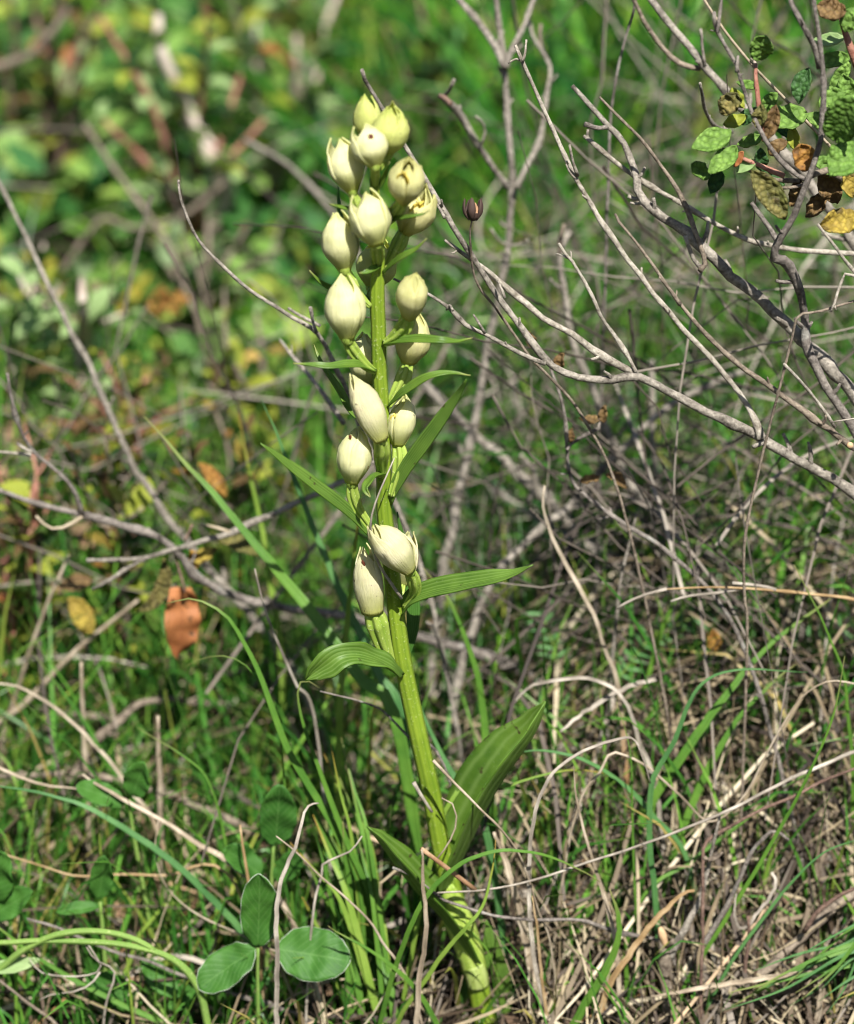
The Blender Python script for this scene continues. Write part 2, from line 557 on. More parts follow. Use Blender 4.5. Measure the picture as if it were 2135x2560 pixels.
def stem_mat(name, dark, light, speck=0.6, ribs=7):
    m, nt, out = nodes_of(name)
    uv = N_(nt, 'ShaderNodeUVMap')
    sp = N_(nt, 'ShaderNodeSeparateXYZ')
    nt.links.new(uv.outputs[0], sp.inputs[0])
    tc = N_(nt, 'ShaderNodeTexCoord')
    nz = N_(nt, 'ShaderNodeTexNoise', in_Scale=70.0, in_Detail=4.0)
    sk = N_(nt, 'ShaderNodeTexNoise', in_Scale=1150.0, in_Detail=1.5)
    for n in (nz, sk): nt.links.new(tc.outputs['Object'], n.inputs['Vector'])
    wv = math_(nt, 'ABSOLUTE', math_(nt, 'COSINE', math_(nt, 'MULTIPLY', sp.outputs[1], math.pi * ribs)))
    f = math_(nt, 'ADD', math_(nt, 'MULTIPLY', nz.outputs[0], 0.7), math_(nt, 'MULTIPLY', wv, 0.22))
    r = ramp(nt, [(0.3, dark), (0.7, light)])
    nt.links.new(f, r.inputs[0])
    skr = ramp(nt, [(0.62, (0, 0, 0)), (0.70, (1, 1, 1))])
    nt.links.new(sk.outputs[0], skr.inputs[0])
    col = mixc(nt, math_(nt, 'MULTIPLY', skr.outputs[0], speck), r.outputs[0], (0.62, 0.66, 0.30))
    sd = N_(nt, 'ShaderNodeTexNoise', in_Scale=420.0, in_Detail=2.0)
    nt.links.new(tc.outputs['Object'], sd.inputs['Vector'])
    sdr = ramp(nt, [(0.74, (0, 0, 0)), (0.77, (1, 1, 1))])
    nt.links.new(sd.outputs[0], sdr.inputs[0])
    col = mixc(nt, math_(nt, 'MULTIPLY', sdr.outputs[0], 0.7), col, (0.03, 0.025, 0.01))
    nrm = bump(nt, math_(nt, 'ADD', wv, skr.outputs[0]), 0.35, 0.0004)
    p = surface(nt, out, col, 0.45, 0.12, None, nrm, 0.35)
    return m

STEM = stem_mat('orchid_stem', (0.12, 0.20, 0.014), (0.25, 0.35, 0.03), 0.28)
OVARY = stem_mat('orchid_ovary', (0.22, 0.34, 0.04), (0.40, 0.50, 0.10), 0.5, 6)
SHEATH_PALE = stem_mat('pale_sheath', (0.28, 0.36, 0.08), (0.42, 0.48, 0.17), 0.2)
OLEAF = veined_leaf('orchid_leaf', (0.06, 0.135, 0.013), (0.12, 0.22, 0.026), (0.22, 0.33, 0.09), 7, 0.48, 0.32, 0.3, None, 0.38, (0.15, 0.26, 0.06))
OBRACT = veined_leaf('orchid_bract', (0.07, 0.155, 0.014), (0.15, 0.25, 0.03), (0.24, 0.37, 0.09), 6, 0.36, 0.34, 0.1, (0.34, 0.36, 0.12), 0.3, (0.17, 0.30, 0.07))
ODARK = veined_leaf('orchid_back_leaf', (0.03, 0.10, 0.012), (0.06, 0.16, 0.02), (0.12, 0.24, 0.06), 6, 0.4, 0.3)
GRASS_A = veined_leaf('grass_green', (0.06, 0.17, 0.018), (0.13, 0.27, 0.032), (0.18, 0.34, 0.07), 5, 0.46, 0.35, 0.0, (0.30, 0.30, 0.10), 0.3)
GRASS_B = veined_leaf('grass_blue_green', (0.05, 0.155, 0.04), (0.105, 0.245, 0.07), (0.16, 0.32, 0.12), 5, 0.45, 0.3, 0.0, None, 0.3)
GRASS_Y = veined_leaf('grass_yellow_green', (0.16, 0.28, 0.03), (0.26, 0.38, 0.06), (0.3, 0.42, 0.1), 5, 0.45, 0.35, 0.0, (0.42, 0.26, 0.05), 0.3)
CLOVER = veined_leaf('leaflet_green', (0.024, 0.095, 0.010), (0.055, 0.165, 0.02), (0.12, 0.25, 0.06), 9, 0.62, 0.22, 0.0, None, 0.4, (0.14, 0.27, 0.10), True)
MARGIN = plain('white_margin_hairs', (0.62, 0.66, 0.55), 0.7, 0.2)
VINE = stem_mat('hairy_vine', (0.14, 0.25, 0.05), (0.24, 0.36, 0.08), 0.3, 4)
CISTUS = veined_leaf('rockrose_leaf', (0.13, 0.27, 0.035), (0.24, 0.40, 0.075), (0.30, 0.42, 0.14), 8, 0.7, 0.3, 0.0, None, 0.35, (0.22, 0.33, 0.14), True, 0.8)
CISTUS_DARK = veined_leaf('rockrose_leaf_dark', (0.03, 0.10, 0.02), (0.07, 0.17, 0.04), (0.14, 0.25, 0.08), 8, 0.6, 0.3, 0.0, None, 0.3, (0.12, 0.2, 0.08), True, 0.8)
CISTUS_PALE = veined_leaf('rockrose_leaf_pale', (0.20, 0.33, 0.10), (0.33, 0.44, 0.19), (0.38, 0.48, 0.24), 8, 0.65, 0.3, 0.0, None, 0.4, (0.28, 0.38, 0.2), True)
CISTUS_YEL = veined_leaf('rockrose_leaf_olive', (0.20, 0.25, 0.02), (0.34, 0.37, 0.04), (0.4, 0.36, 0.1), 8, 0.6, 0.3, 0.0, None, 0.4, (0.3, 0.3, 0.12), True)
LEAF_ORANGE = veined_leaf('orange_leaf', (0.33, 0.14, 0.03), (0.52, 0.31, 0.06), (0.5, 0.2, 0.04), 8, 0.7, 0.3, 1.0, None, 0.3, None, True, 0.5)
LEAF_YELLOW = veined_leaf('yellow_leaf', (0.36, 0.25, 0.04), (0.58, 0.45, 0.08), (0.5, 0.3, 0.06), 8, 0.7, 0.3, 1.1, None, 0.3, None, True, 0.5)
LEAF_RED = veined_leaf('red_leaf', (0.24, 0.085, 0.025), (0.50, 0.20, 0.07), (0.22, 0.07, 0.03), 9, 0.6, 0.3, 0.9, None, 0.5, None, True)
LEAF_BROWN = veined_leaf('brown_leaf', (0.14, 0.075, 0.025), (0.28, 0.18, 0.07), (0.2, 0.2, 0.05), 8, 0.7, 0.2, 0.8, None, 0.3, None, True, 0.6)
LEAF_DEAD = veined_leaf('withered_leaf', (0.10, 0.11, 0.02), (0.24, 0.19, 0.06), (0.3, 0.3, 0.06), 8, 0.7, 0.2, 1.2, None, 0.3, (0.3, 0.2, 0.12), True, 0.9)
BARK_GREY = bark('grey_twig', (0.065, 0.054, 0.042), (0.36, 0.32, 0.262), 2.0)
BARK_PALE = bark('pale_twig', (0.13, 0.108, 0.08), (0.45, 0.405, 0.33), 2.0)
BARK_DARK = bark('dark_twig', (0.045, 0.036, 0.03), (0.27, 0.235, 0.20), 2.2, 0.85, 0.3)
BARK_RED = bark('reddish_twig', (0.06, 0.034, 0.025), (0.21, 0.135, 0.10), 2.0)
BARK_BROWN = bark('brown_twig', (0.07, 0.052, 0.038), (0.29, 0.235, 0.175), 2.0)
BARK_TAN = bark('tan_twig', (0.22, 0.17, 0.11), (0.46, 0.38, 0.27), 0.7)
STEM_RED = bark('red_shoot', (0.17, 0.055, 0.035), (0.38, 0.20, 0.14), 1.2)
STEM_PINK = bark('downy_shoot', (0.30, 0.22, 0.17), (0.52, 0.45, 0.38), 0.4)
STRAW = straw_mat('straw', (0.30, 0.235, 0.16), (0.56, 0.47, 0.35))
STRAW_GREY = straw_mat('grey_straw', (0.28, 0.24, 0.19), (0.60, 0.535, 0.44))
STRAW_WARM = straw_mat('warm_straw', (0.34, 0.22, 0.10), (0.58, 0.43, 0.25))
STRAW_ORANGE = straw_mat('rusty_straw', (0.30, 0.16, 0.08), (0.55, 0.38, 0.23))
STRAW_TIP = straw_mat('straw_rust_foot', (0.33, 0.27, 0.19), (0.52, 0.44, 0.33), 1.0, 0.15, (0.32, 0.18, 0.07))
WOOD_CUT = plain('broken_wood', (0.55, 0.36, 0.20), 0.8)
CAPSULE = plain('seed_capsule', (0.055, 0.032, 0.024), 0.75)
CAPSULE_IN = plain('capsule_lining', (0.42, 0.24, 0.13), 0.8)

# ------------------------------------------------------------------ the bank (one sheet out to the horizon)
def soil_mat():
    m, nt, out = nodes_of('dark_soil')
    tc = N_(nt, 'ShaderNodeTexCoord')
    a = N_(nt, 'ShaderNodeTexNoise', in_Scale=90.0, in_Detail=8.0, in_Roughness=0.7)
    b = N_(nt, 'ShaderNodeTexNoise', in_Scale=7.0, in_Detail=4.0)
    for n in (a, b): nt.links.new(tc.outputs['Object'], n.inputs['Vector'])
    r = ramp(nt, [(0.32, (0.010, 0.0075, 0.005)), (0.55, (0.032, 0.023, 0.015)), (0.72, (0.09, 0.064, 0.043))])
    nt.links.new(a.outputs[0], r.inputs[0])
    g = ramp(nt, [(0.45, (0, 0, 0)), (0.65, (1, 1, 1))])
    nt.links.new(b.outputs[0], g.inputs[0])
    col = mixc(nt, math_(nt, 'MULTIPLY', g.outputs[0], 0.5), r.outputs[0], (0.03, 0.055, 0.014))
    surface(nt, out, col, 0.95, 0.0, None, bump(nt, a.outputs[0], 0.9, 0.006), 0.15)
    return m

def build_ground():
    def axis(a, b, step, far):
        v = list(np.arange(a, b + 1e-6, step))
        d, lo, hi = step, v[0], v[-1]
        pre, post = [], []
        while hi < far:
            d *= 1.35; hi += d; lo -= d
            post.append(hi); pre.append(lo)
        return np.array(pre[::-1] + v + post)
    xs, ys = axis(-1.0, 1.0, 0.025, 150), axis(-0.6, 1.6, 0.025, 150)
    X, Y = np.meshgrid(xs, ys)
    near = np.exp(-(X ** 2 + (Y - .4) ** 2) / 4)
    Z = gz_np(X, Y)
    rng = np.random.default_rng(4)
    Z = Z + (rng.random(Z.shape) - .5) * 0.012 * near - 0.004
    V = np.stack([X, Y, Z], -1).reshape(-1, 3)
    nx = len(xs)
    F = [(j * nx + i, j * nx + i + 1, (j + 1) * nx + i + 1, (j + 1) * nx + i) for j in range(len(ys) - 1) for i in range(nx - 1)]
    o = link_mesh('ground', mesh('ground', V, F, soil_mat()))
    tag(o, 'dark earth bank under the grass and dry litter', 'ground', None, 'structure')

build_ground()

# ------------------------------------------------------------------ grass, litter and ground cover that nobody could count
def strips(name, P, S, Wd, rnd, mat, label, cat):
    """P (N,k,3) centre lines, S (N,k,3) side vectors, Wd (N,k) half widths -> one mesh"""
    N, k, _ = P.shape
    A = P - S * Wd[..., None]
    B = P + S * Wd[..., None]
    V = np.stack([A, B], 2).reshape(-1, 3)
    base = (np.arange(N) * k * 2)[:, None] + (np.arange(k - 1) * 2)[None, :]
    F = np.stack([base, base + 1, base + 3, base + 2], -1).reshape(-1, 4)
    me = bpy.data.meshes.new(name)
    me.vertices.add(len(V)); me.vertices.foreach_set('co', V.astype(np.float32).ravel())
    me.loops.add(F.size); me.loops.foreach_set('vertex_index', F.astype(np.int32).ravel())
    me.polygons.add(len(F)); me.polygons.foreach_set('loop_start', np.arange(0, F.size, 4, dtype=np.int32))
    me.polygons.foreach_set('use_smooth', np.ones(len(F), dtype=bool))
    a = me.attributes.new('rnd', 'FLOAT', 'POINT'); a.data.foreach_set('value', np.repeat(rnd, k * 2).astype(np.float32))
    al = np.tile(np.repeat(np.linspace(0, 1, k), 2), N)
    b = me.attributes.new('along', 'FLOAT', 'POINT'); b.data.foreach_set('value', al.astype(np.float32))
    me.materials.append(mat)
    me.update(calc_edges=True)
    me.validate()
    o = bpy.data.objects.new(name, me)
    COLL.objects.link(o)
    return tag(o, label, cat, None, 'stuff')

def norm(v):
    return v / np.maximum(np.linalg.norm(v, axis=-1, keepdims=True), 1e-9)

def stem_xy():
    p = at(1205, 2520, 0)
    return p.x, p.y

def frustum_x(y):
    return (y + 0.723) * 1.08 * (W_PX / 2 / F_PX)

def scatter(n, y0, y1, margin, rng, power=1.0):
    """spots over the part of the bank in view and a margin to either side"""
    y = y0 + (y1 - y0) * rng.random(n) ** power
    hw = frustum_x(y) + margin
    return (rng.random(n) * 2 - 1) * hw, y

def blades(name, n, y0, y1, h, w, lean, mat, label, cat, seed, margin=0.12, keep=None, droop=0.35, k=5, power=1.0, rmap=None, hfun=None):
    rng = np.random.default_rng(seed)
    x, y = scatter(n, y0, y1, margin, rng, power)
    if keep is not None:
        m = rng.random(n) < keep(x, y); x, y = x[m], y[m]
    n = len(x)
    # gather into loose tufts
    tx, ty = np.round(x / 0.022) * 0.022, np.round(y / 0.022) * 0.022
    pull = rng.random(n) * 0.75
    x, y = x + (tx - x) * pull + rng.normal(0, .003, n), y + (ty - y) * pull + rng.normal(0, .003, n)
    H = (h[0] + (h[1] - h[0]) * rng.random(n) ** 1.6)
    if hfun is not None: H = H * hfun(x, y)
    az = rng.random(n) * 2 * np.pi
    ln = lean[0] + (lean[1] - lean[0]) * rng.random(n)
    t = np.linspace(0, 1, k)[None, :]
    hor = (ln * H)[:, None] * (0.25 * t + 0.75 * t ** 2)
    dr = droop * rng.random(n)[:, None]
    ver = H[:, None] * (t - dr * t ** 3)
    bend = rng.normal(0, .18, n)[:, None] * t ** 2
    ax = az[:, None] + bend
    P = np.stack([x[:, None] + hor * np.cos(ax), y[:, None] + hor * np.sin(ax), gz_np(x, y)[:, None] - 0.004 + ver], -1)
    T = norm(np.gradient(P, axis=1))
    r0 = rng.normal(0, 1, (n, 1, 3)) * np.array([1, .8, .25])
    S = norm(np.cross(T, np.broadcast_to(r0, T.shape)))
    wd = (w[0] + (w[1] - w[0]) * rng.random(n) ** 1.4)[:, None] * np.interp(t, [0, .3, .65, 1], [.75, 1, .8, .06])
    rnd = rng.random(n)
    if rmap is not None: rnd = rmap(x, y, rnd)
    return strips(name, P, S, wd, np.clip(rnd, 0, 1), mat, label, cat)

def litter(name, n, y0, y1, length, w, lift, mat, label, cat, seed, margin=0.12, keep=None, power=1.0, k=7, dirbias=None, curl=0.28):
    rng = np.random.default_rng(seed)
    x, y = scatter(n, y0, y1, margin, rng, power)
    if keep is not None:
        m = rng.random(n) < keep(x, y); x, y = x[m], y[m]
    n = len(x)
    L = length[0] + (length[1] - length[0]) * rng.random(n) ** 1.5
    az = rng.random(n) * 2 * np.pi if dirbias is None else rng.normal(dirbias[0], dirbias[1], n) + np.pi * (rng.random(n) < .5)
    cv = rng.normal(0, curl, n)
    t = np.linspace(-.5, .5, k)[None, :]
    ang = az[:, None] + cv[:, None] * t * 2 + rng.normal(0, .08, (n, k)).cumsum(1) * .5
    step = (L / (k - 1))[:, None]
    dx = np.cumsum(np.cos(ang) * step, 1); dy = np.cumsum(np.sin(ang) * step, 1)
    X = x[:, None] + dx - dx.mean(1, keepdims=True); Y = y[:, None] + dy - dy.mean(1, keepdims=True)
    z0 = lift[0] + (lift[1] - lift[0]) * rng.random(n) ** 2
    tilt = rng.normal(0, .25, n) * L
    arch = rng.random(n) * .12 * L
    fr = np.clip((Y + .05) / .085, .12, 1.0)
    Z = gz_np(X, Y) + fr * np.maximum(z0[:, None] + tilt[:, None] * t + arch[:, None] * (1 - 4 * t ** 2), 0.0005)
    P = np.stack([X, Y, Z], -1)
    T = norm(np.gradient(P, axis=1))
    up = np.array([0, -.35, 1.0]) + rng.normal(0, .55, (n, 1, 3))
    S = norm(np.cross(T, np.broadcast_to(up, T.shape)))
    wd = (w[0] + (w[1] - w[0]) * rng.random(n) ** 1.8)[:, None] * np.interp(t, [-.5, -.3, .2, .5], [.7, 1, .9, .35])
    return strips(name, P, S, wd, rng.random(n), mat, label, cat)

def leaf_bits(name, n, y0, y1, size, zr, mat, label, cat, seed, margin=0.15, keep=None, power=1.0, rmap=None):
    """small broad leaves: five cross-sections each"""
    rng = np.random.default_rng(seed)
    x, y = scatter(n, y0, y1, margin, rng, power)
    if keep is not None:
        m = rng.random(n) < keep(x, y); x, y = x[m], y[m]
    n = len(x)
    L = size[0] + (size[1] - size[0]) * rng.random(n)
    d = norm(rng.normal(0, 1, (n, 3)) * np.array([1, 1, .55]))
    z = gz_np(x, y) + zr[0] + (zr[1] - zr[0]) * rng.random(n) ** 1.3
    k = 6
    t = np.linspace(0, 1, k)[None, :, None]
    nrm = norm(rng.normal(0, .6, (n, 3)) + np.array([0, -.4, 1.0]))
    P = np.stack([x, y, z], -1)[:, None, :] + d[:, None, :] * t * L[:, None, None] - nrm[:, None, :] * (t ** 2) * (L * rng.normal(.12, .15, n))[:, None, None]
    T = norm(np.gradient(P, axis=1))
    S = norm(np.cross(T, np.broadcast_to(nrm[:, None, :], T.shape)))
    wd = (L * (.22 + .18 * rng.random(n)))[:, None] * np.array([.1, .75, 1, .9, .6, .08])[None, :]
    rnd = rng.random(n)
    if rmap is not None: rnd = rmap(x, y, rnd)
    return strips(name, P, S, wd, np.clip(rnd, 0, 1), mat, label, cat)

GRASS_BULK = bulk_mat('grass_mass', [(0.0, (0.035, 0.135, 0.018)), (0.3, (0.07, 0.21, 0.03)), (0.6, (0.11, 0.28, 0.035)), (0.84, (0.18, 0.33, 0.045)), (0.93, (0.30, 0.33, 0.06)), (1.0, (0.36, 0.26, 0.09))], 0.42, 0.27, (1.0, 1.2, 0.5), (0.25, 0.24, 0.08))
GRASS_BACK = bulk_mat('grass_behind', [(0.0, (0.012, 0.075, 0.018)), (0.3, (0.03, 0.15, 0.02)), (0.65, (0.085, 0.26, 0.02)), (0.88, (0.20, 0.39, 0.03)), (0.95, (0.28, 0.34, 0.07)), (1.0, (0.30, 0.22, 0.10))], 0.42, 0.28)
STRAW_BULK = bulk_mat('litter_mass', [(0.0, (0.02, 0.013, 0.008)), (0.3, (0.07, 0.047, 0.028)), (0.62, (0.18, 0.135, 0.078)), (0.88, (0.37, 0.30, 0.185)), (0.97, (0.54, 0.47, 0.33)), (1.0, (0.34, 0.18, 0.07))], 0.65, 0.12, (1, 1, 1))
TWIG_BULK = bulk_mat('twig_mass', [(0.0, (0.035, 0.026, 0.02)), (0.4, (0.10, 0.08, 0.062)), (0.8, (0.20, 0.17, 0.135)), (1.0, (0.33, 0.29, 0.235))], 0.8, 0.0)
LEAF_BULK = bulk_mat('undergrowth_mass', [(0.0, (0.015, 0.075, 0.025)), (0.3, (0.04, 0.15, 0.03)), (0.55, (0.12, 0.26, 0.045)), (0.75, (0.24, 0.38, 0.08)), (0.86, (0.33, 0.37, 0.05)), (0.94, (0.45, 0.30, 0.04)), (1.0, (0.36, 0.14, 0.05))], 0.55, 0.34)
LEAF_DEAD_BULK = bulk_mat('fallen_leaf_mass', [(0.0, (0.06, 0.035, 0.022)), (0.45, (0.16, 0.10, 0.06)), (0.8, (0.30, 0.19, 0.11)), (1.0, (0.44, 0.27, 0.15))], 0.7, 0.12, (1, 1, 1))

sx0, sy0 = stem_xy()
def clear_orchid(x, y, r=0.012):
    """thin the sward right in front of the orchid's foot so that it shows as in the photograph"""
    d = np.abs(x - (sx0 - y * 0.1))
    return np.where((y < 0.012) & (d < 0.03), 0.35, 1.0)
def right_share(x, y):
    return 1 / (1 + np.exp(-(x - 0.01 - 0.0 * y) / 0.03))
def lowfront(x, y):
    return np.clip(0.45 + (y + 0.02) * 7.0, 0.28, 1.0)

MID = lambda x, y: right_share(x, y)
blades('short_grass', 9500, -0.05, 0.34, (0.022, 0.125), (0.0003, 0.0010), (0.05, 0.65), GRASS_BULK, 'fine short green grass growing through the dry litter', 'grass', 11, 0.10,
       lambda x, y: clear_orchid(x, y) * (0.95 - 0.35 * MID(x, y)) * np.where((x < 0) & (y > .14), .6, 1.0), 0.5, 5, 1.0, lambda x, y, r: r ** 1.25, lowfront)
blades('long_grass', 2500, 0.015, 0.32, (0.05, 0.16), (0.0004, 0.0011), (0.08, 0.6), GRASS_BULK, 'longer green grass arching out of the short sward', 'grass', 15, 0.10,
       lambda x, y: np.where(np.abs(x - (.008 - .05 * y)) < .02, .2, 1.0 - .25 * MID(x, y)), 0.6, 7, 1.0, lambda x, y, r: r ** 1.2 * .9, lambda x, y: np.clip(.4 + y * 4, .45, 1.0))
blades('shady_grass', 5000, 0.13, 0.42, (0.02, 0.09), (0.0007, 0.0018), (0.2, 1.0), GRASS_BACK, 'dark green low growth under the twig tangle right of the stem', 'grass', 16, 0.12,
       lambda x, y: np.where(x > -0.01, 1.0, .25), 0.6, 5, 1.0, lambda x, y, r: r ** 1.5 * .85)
blades('grass_sward', 12500, 0.30, 1.25, (0.05, 0.18), (0.0009, 0.0026), (0.1, 0.75), GRASS_BACK, 'tall bright green grass covering the bank behind the twigs', 'grass', 12, 0.18,
       lambda x, y: np.where(x > -0.03 - .04 * y, np.where(y < .42, .8, 1.0), 0.25 + 0.3 * (y < .40)), 0.45, 5, 1.0, None, lambda x, y: np.where(x > -0.03 - .04 * y, np.where(y < .42, .7, 1.0), .40))
blades('far_grass', 11000, 1.0, 3.6, (0.08, 0.20), (0.0015, 0.004), (0.1, 0.7), GRASS_BACK, 'distant rough grass on top of the bank', 'grass', 13, 0.5, None, 0.4, 4)
blades('near_grass', 2600, -0.6, -0.045, (0.012, 0.04), (0.0005, 0.0012), (0.1, 0.9), GRASS_BULK, 'low grass on the level ground in front of the orchid', 'grass', 14, 0.30, None, 0.5, 4)
litter('dry_grass_litter', 13500, -0.06, 0.36, (0.02, 0.12), (0.0002, 0.0009), (0.0, 0.045), STRAW_BULK, 'matted pale dead grass stalks lying over the soil', 'dry grass', 21, 0.10,
       lambda x, y: (0.16 + 0.84 * MID(x, y)) * clear_orchid(x, y) * np.interp(y, [.07, .15, .22], [.85, .45, .10]))
litter('dry_grass_litter', 1700, 0.30, 1.0, (0.05, 0.16), (0.0004, 0.0010), (0.0, 0.05), STRAW_BULK, 'blurred dead grass stalks caught in the grass behind', 'dry grass', 22, 0.18, lambda x, y: np.where(x > -.03, np.where(y < .5, 1.0, .25), .10))
litter('near_litter', 4000, -0.6, -0.055, (0.02, 0.08), (0.0003, 0.0008), (0.0, 0.008), STRAW_BULK, 'dead grass scattered in front of the orchid', 'dry grass', 23, 0.3)
litter('fine_twigs', 800, -0.03, 0.34, (0.03, 0.13), (0.0004, 0.0012), (0.0, 0.03), TWIG_BULK, 'thin broken dark twigs strewn through the litter', 'twigs', 24, 0.10,
       lambda x, y: (0.25 + 0.75 * MID(x, y)) * clear_orchid(x, y), 1.0, 8, None, 0.3)
litter('twig_thicket', 1150, 0.07, 0.48, (0.06, 0.24), (0.0003, 0.0008), (0.01, 0.11), TWIG_BULK, 'tangle of thin grey dead twigs in the grass behind', 'twigs', 25, 0.10,
       lambda x, y: np.where(x > -0.02, np.where(y < .34, 1.0, .45), .10), 1.0, 9, None, 0.35)
leaf_bits('fallen_leaves', 2000, -0.05, 0.36, (0.003, 0.010), (0.0, 0.006), LEAF_DEAD_BULK, 'crumbled brown dead leaves on the soil', 'dead leaves', 31, 0.1)
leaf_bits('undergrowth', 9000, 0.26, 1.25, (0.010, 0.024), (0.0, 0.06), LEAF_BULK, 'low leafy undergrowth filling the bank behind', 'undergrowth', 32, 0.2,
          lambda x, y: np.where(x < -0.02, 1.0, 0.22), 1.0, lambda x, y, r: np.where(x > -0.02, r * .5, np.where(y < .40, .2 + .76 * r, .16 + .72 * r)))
leaf_bits('far_undergrowth', 4500, 1.2, 3.6, (0.02, 0.05), (0.0, 0.30), LEAF_BULK, 'distant leafy scrub on top of the bank', 'undergrowth', 33, 0.5, None, 1.0, lambda x, y, r: r * .8)
leaf_bits('rusty_undergrowth', 1500, 0.12, 0.42, (0.008, 0.020), (0.0, 0.05), LEAF_DEAD_BULK, 'rust and brown dying leaves in the undergrowth left of the orchid', 'undergrowth', 34, 0.15,
          lambda x, y: np.where(x < -0.03, np.clip(np.sin(x * 31 + 1.0) + np.cos(y * 27) + .4, 0, 1), .05))

def sticks(name, n, box, Y, length, rad, slant, mat, label, seed, keep=None):
    """thin bent twigs standing across the view: box in photograph pixels, depth range Y, lean in degrees from level"""
    rng = np.random.default_rng(seed)
    k, g = 8, 5
    P = np.zeros((n, k, 3)); R = np.zeros((n, k))
    for i in range(n):
        c = at(rng.uniform(box[0], box[2]), rng.uniform(box[1], box[3]), rng.uniform(*Y))
        a = math.radians(rng.normal(*slant[rng.integers(len(slant))]))
        d = np.array([math.cos(a), rng.normal(0, .35), math.sin(a)])
        d /= np.linalg.norm(d)
        L = rng.uniform(*length)
        side = rng.normal(0, 1, 3); bow = rng.normal(0, .05) * L
        t = np.linspace(-.5, .5, k)
        P[i] = np.array(c) + d * (t * L)[:, None] + np.cross(d, side) * (bow * (1 - 4 * t ** 2))[:, None] + rng.normal(0, .0011, (k, 3))
        P[i, :, 2] = np.maximum(P[i, :, 2], gz_np(P[i, :, 0], P[i, :, 1]) - .002)
        R[i] = rng.uniform(*rad) * np.linspace(.45, 1, k)[:: (1 if rng.random() < .5 else -1)]
    T = norm(np.gradient(P, axis=1))
    U = norm(np.cross(T, np.array([0.2, -1, .3]))); Vv = np.cross(T, U)
    th = np.arange(g) * 2 * np.pi / g
    V = P[:, :, None, :] + (U[:, :, None, :] * np.cos(th)[None, None, :, None] + Vv[:, :, None, :] * np.sin(th)[None, None, :, None]) * R[:, :, None, None]
    base = (np.arange(n) * k * g)[:, None, None] + (np.arange(k - 1) * g)[None, :, None] + np.arange(g)[None, None, :]
    nxt = (np.arange(n) * k * g)[:, None, None] + (np.arange(k - 1) * g)[None, :, None] + ((np.arange(g) + 1) % g)[None, None, :]
    F = np.stack([base, nxt, nxt + g, base + g], -1).reshape(-1, 4)
    me = bpy.data.meshes.new(name)
    V = V.reshape(-1, 3)
    me.from_pydata(V.tolist(), [], F.tolist())
    me.polygons.foreach_set('use_smooth', [True] * len(me.polygons))
    at_ = me.attributes.new('rnd', 'FLOAT', 'POINT'); at_.data.foreach_set('value', np.repeat(rng.random(n), k * g).astype(np.float32))
    me.materials.append(mat)
    o = bpy.data.objects.new(name, me); COLL.objects.link(o)
    return tag(o, label, 'twigs', None, 'stuff')

sticks('fine_twig_tangle', 105, (1150, 640, 2200, 1560), (.06, .20), (.06, .20), (.00025, .0006), [(-42, 14), (-30, 15), (-80, 14), (38, 15)], TWIG_BULK, 'fine grey dead twigs crossing behind the forked branch', 41)
sticks('fine_twig_tangle', 34, (1380, -40, 2250, 620), (.16, .34), (.10, .28), (.0004, .0009), [(-45, 14), (-75, 14), (60, 15)], TWIG_BULK, 'blurred thin stems crossing the green at the upper right', 42)
sticks('fine_twig_tangle', 40, (-60, 820, 900, 1500), (.12, .26), (.06, .20), (.0003, .0007), [(-45, 18), (-80, 14), (30, 20)], TWIG_BULK, 'thin dark stems crossing the undergrowth at the left', 43)

# ------------------------------------------------------------------ the orchid
ORCHID = empty('orchid', at(1222, 2590, 0), 'tall orchid with closed cream buds along a leaning green stem', 'orchid')
STEM_PX = [(938, 380, 12), (937, 420, 15), (936, 457, 24), (940, 540, 30), (945, 645, 35), (943, 748, 38), (945, 803, 38), (948, 923, 38), (954, 1000, 36), (958, 1110, 37),
           (960, 1248, 38), (962, 1290, 39), (980, 1440, 41), (996, 1580, 43), (1016, 1700, 45), (1047, 1843, 46), (1079, 1987, 48), (1101, 2110, 47), (1122, 2200, 50),
           (1150, 2300, 52), (1178, 2396, 53), (1192, 2440, 54), (1212, 2560, 54), (1226, 2650, 56)]
spts = [at(x, y, 0) for x, y, w in STEM_PX]
srad = [w / 2 * pxm(p) for (x, y, w), p in zip(STEM_PX, spts)]
stem = link_mesh('stem', tube_mesh('stem', spts, srad, STEM, 24, 110, 0.03, 3, 1.0, 14, 0.02), ORCHID)

def interp(tab, u):
    for (a, fa), (b, fb) in zip(tab[:-1], tab[1:]):
        if u <= b:
            s = (u - a) / (b - a)
            s = s * s * (3 - 2 * s) * .6 + s * .4
            return fa + (fb - fa) * s
    return tab[-1][1]

BUD = [(0, .24), (.06, .34), (.16, .56), (.30, .84), (.46, 1.0), (.62, .97), (.78, .76), (.90, .47), (1, .13)]

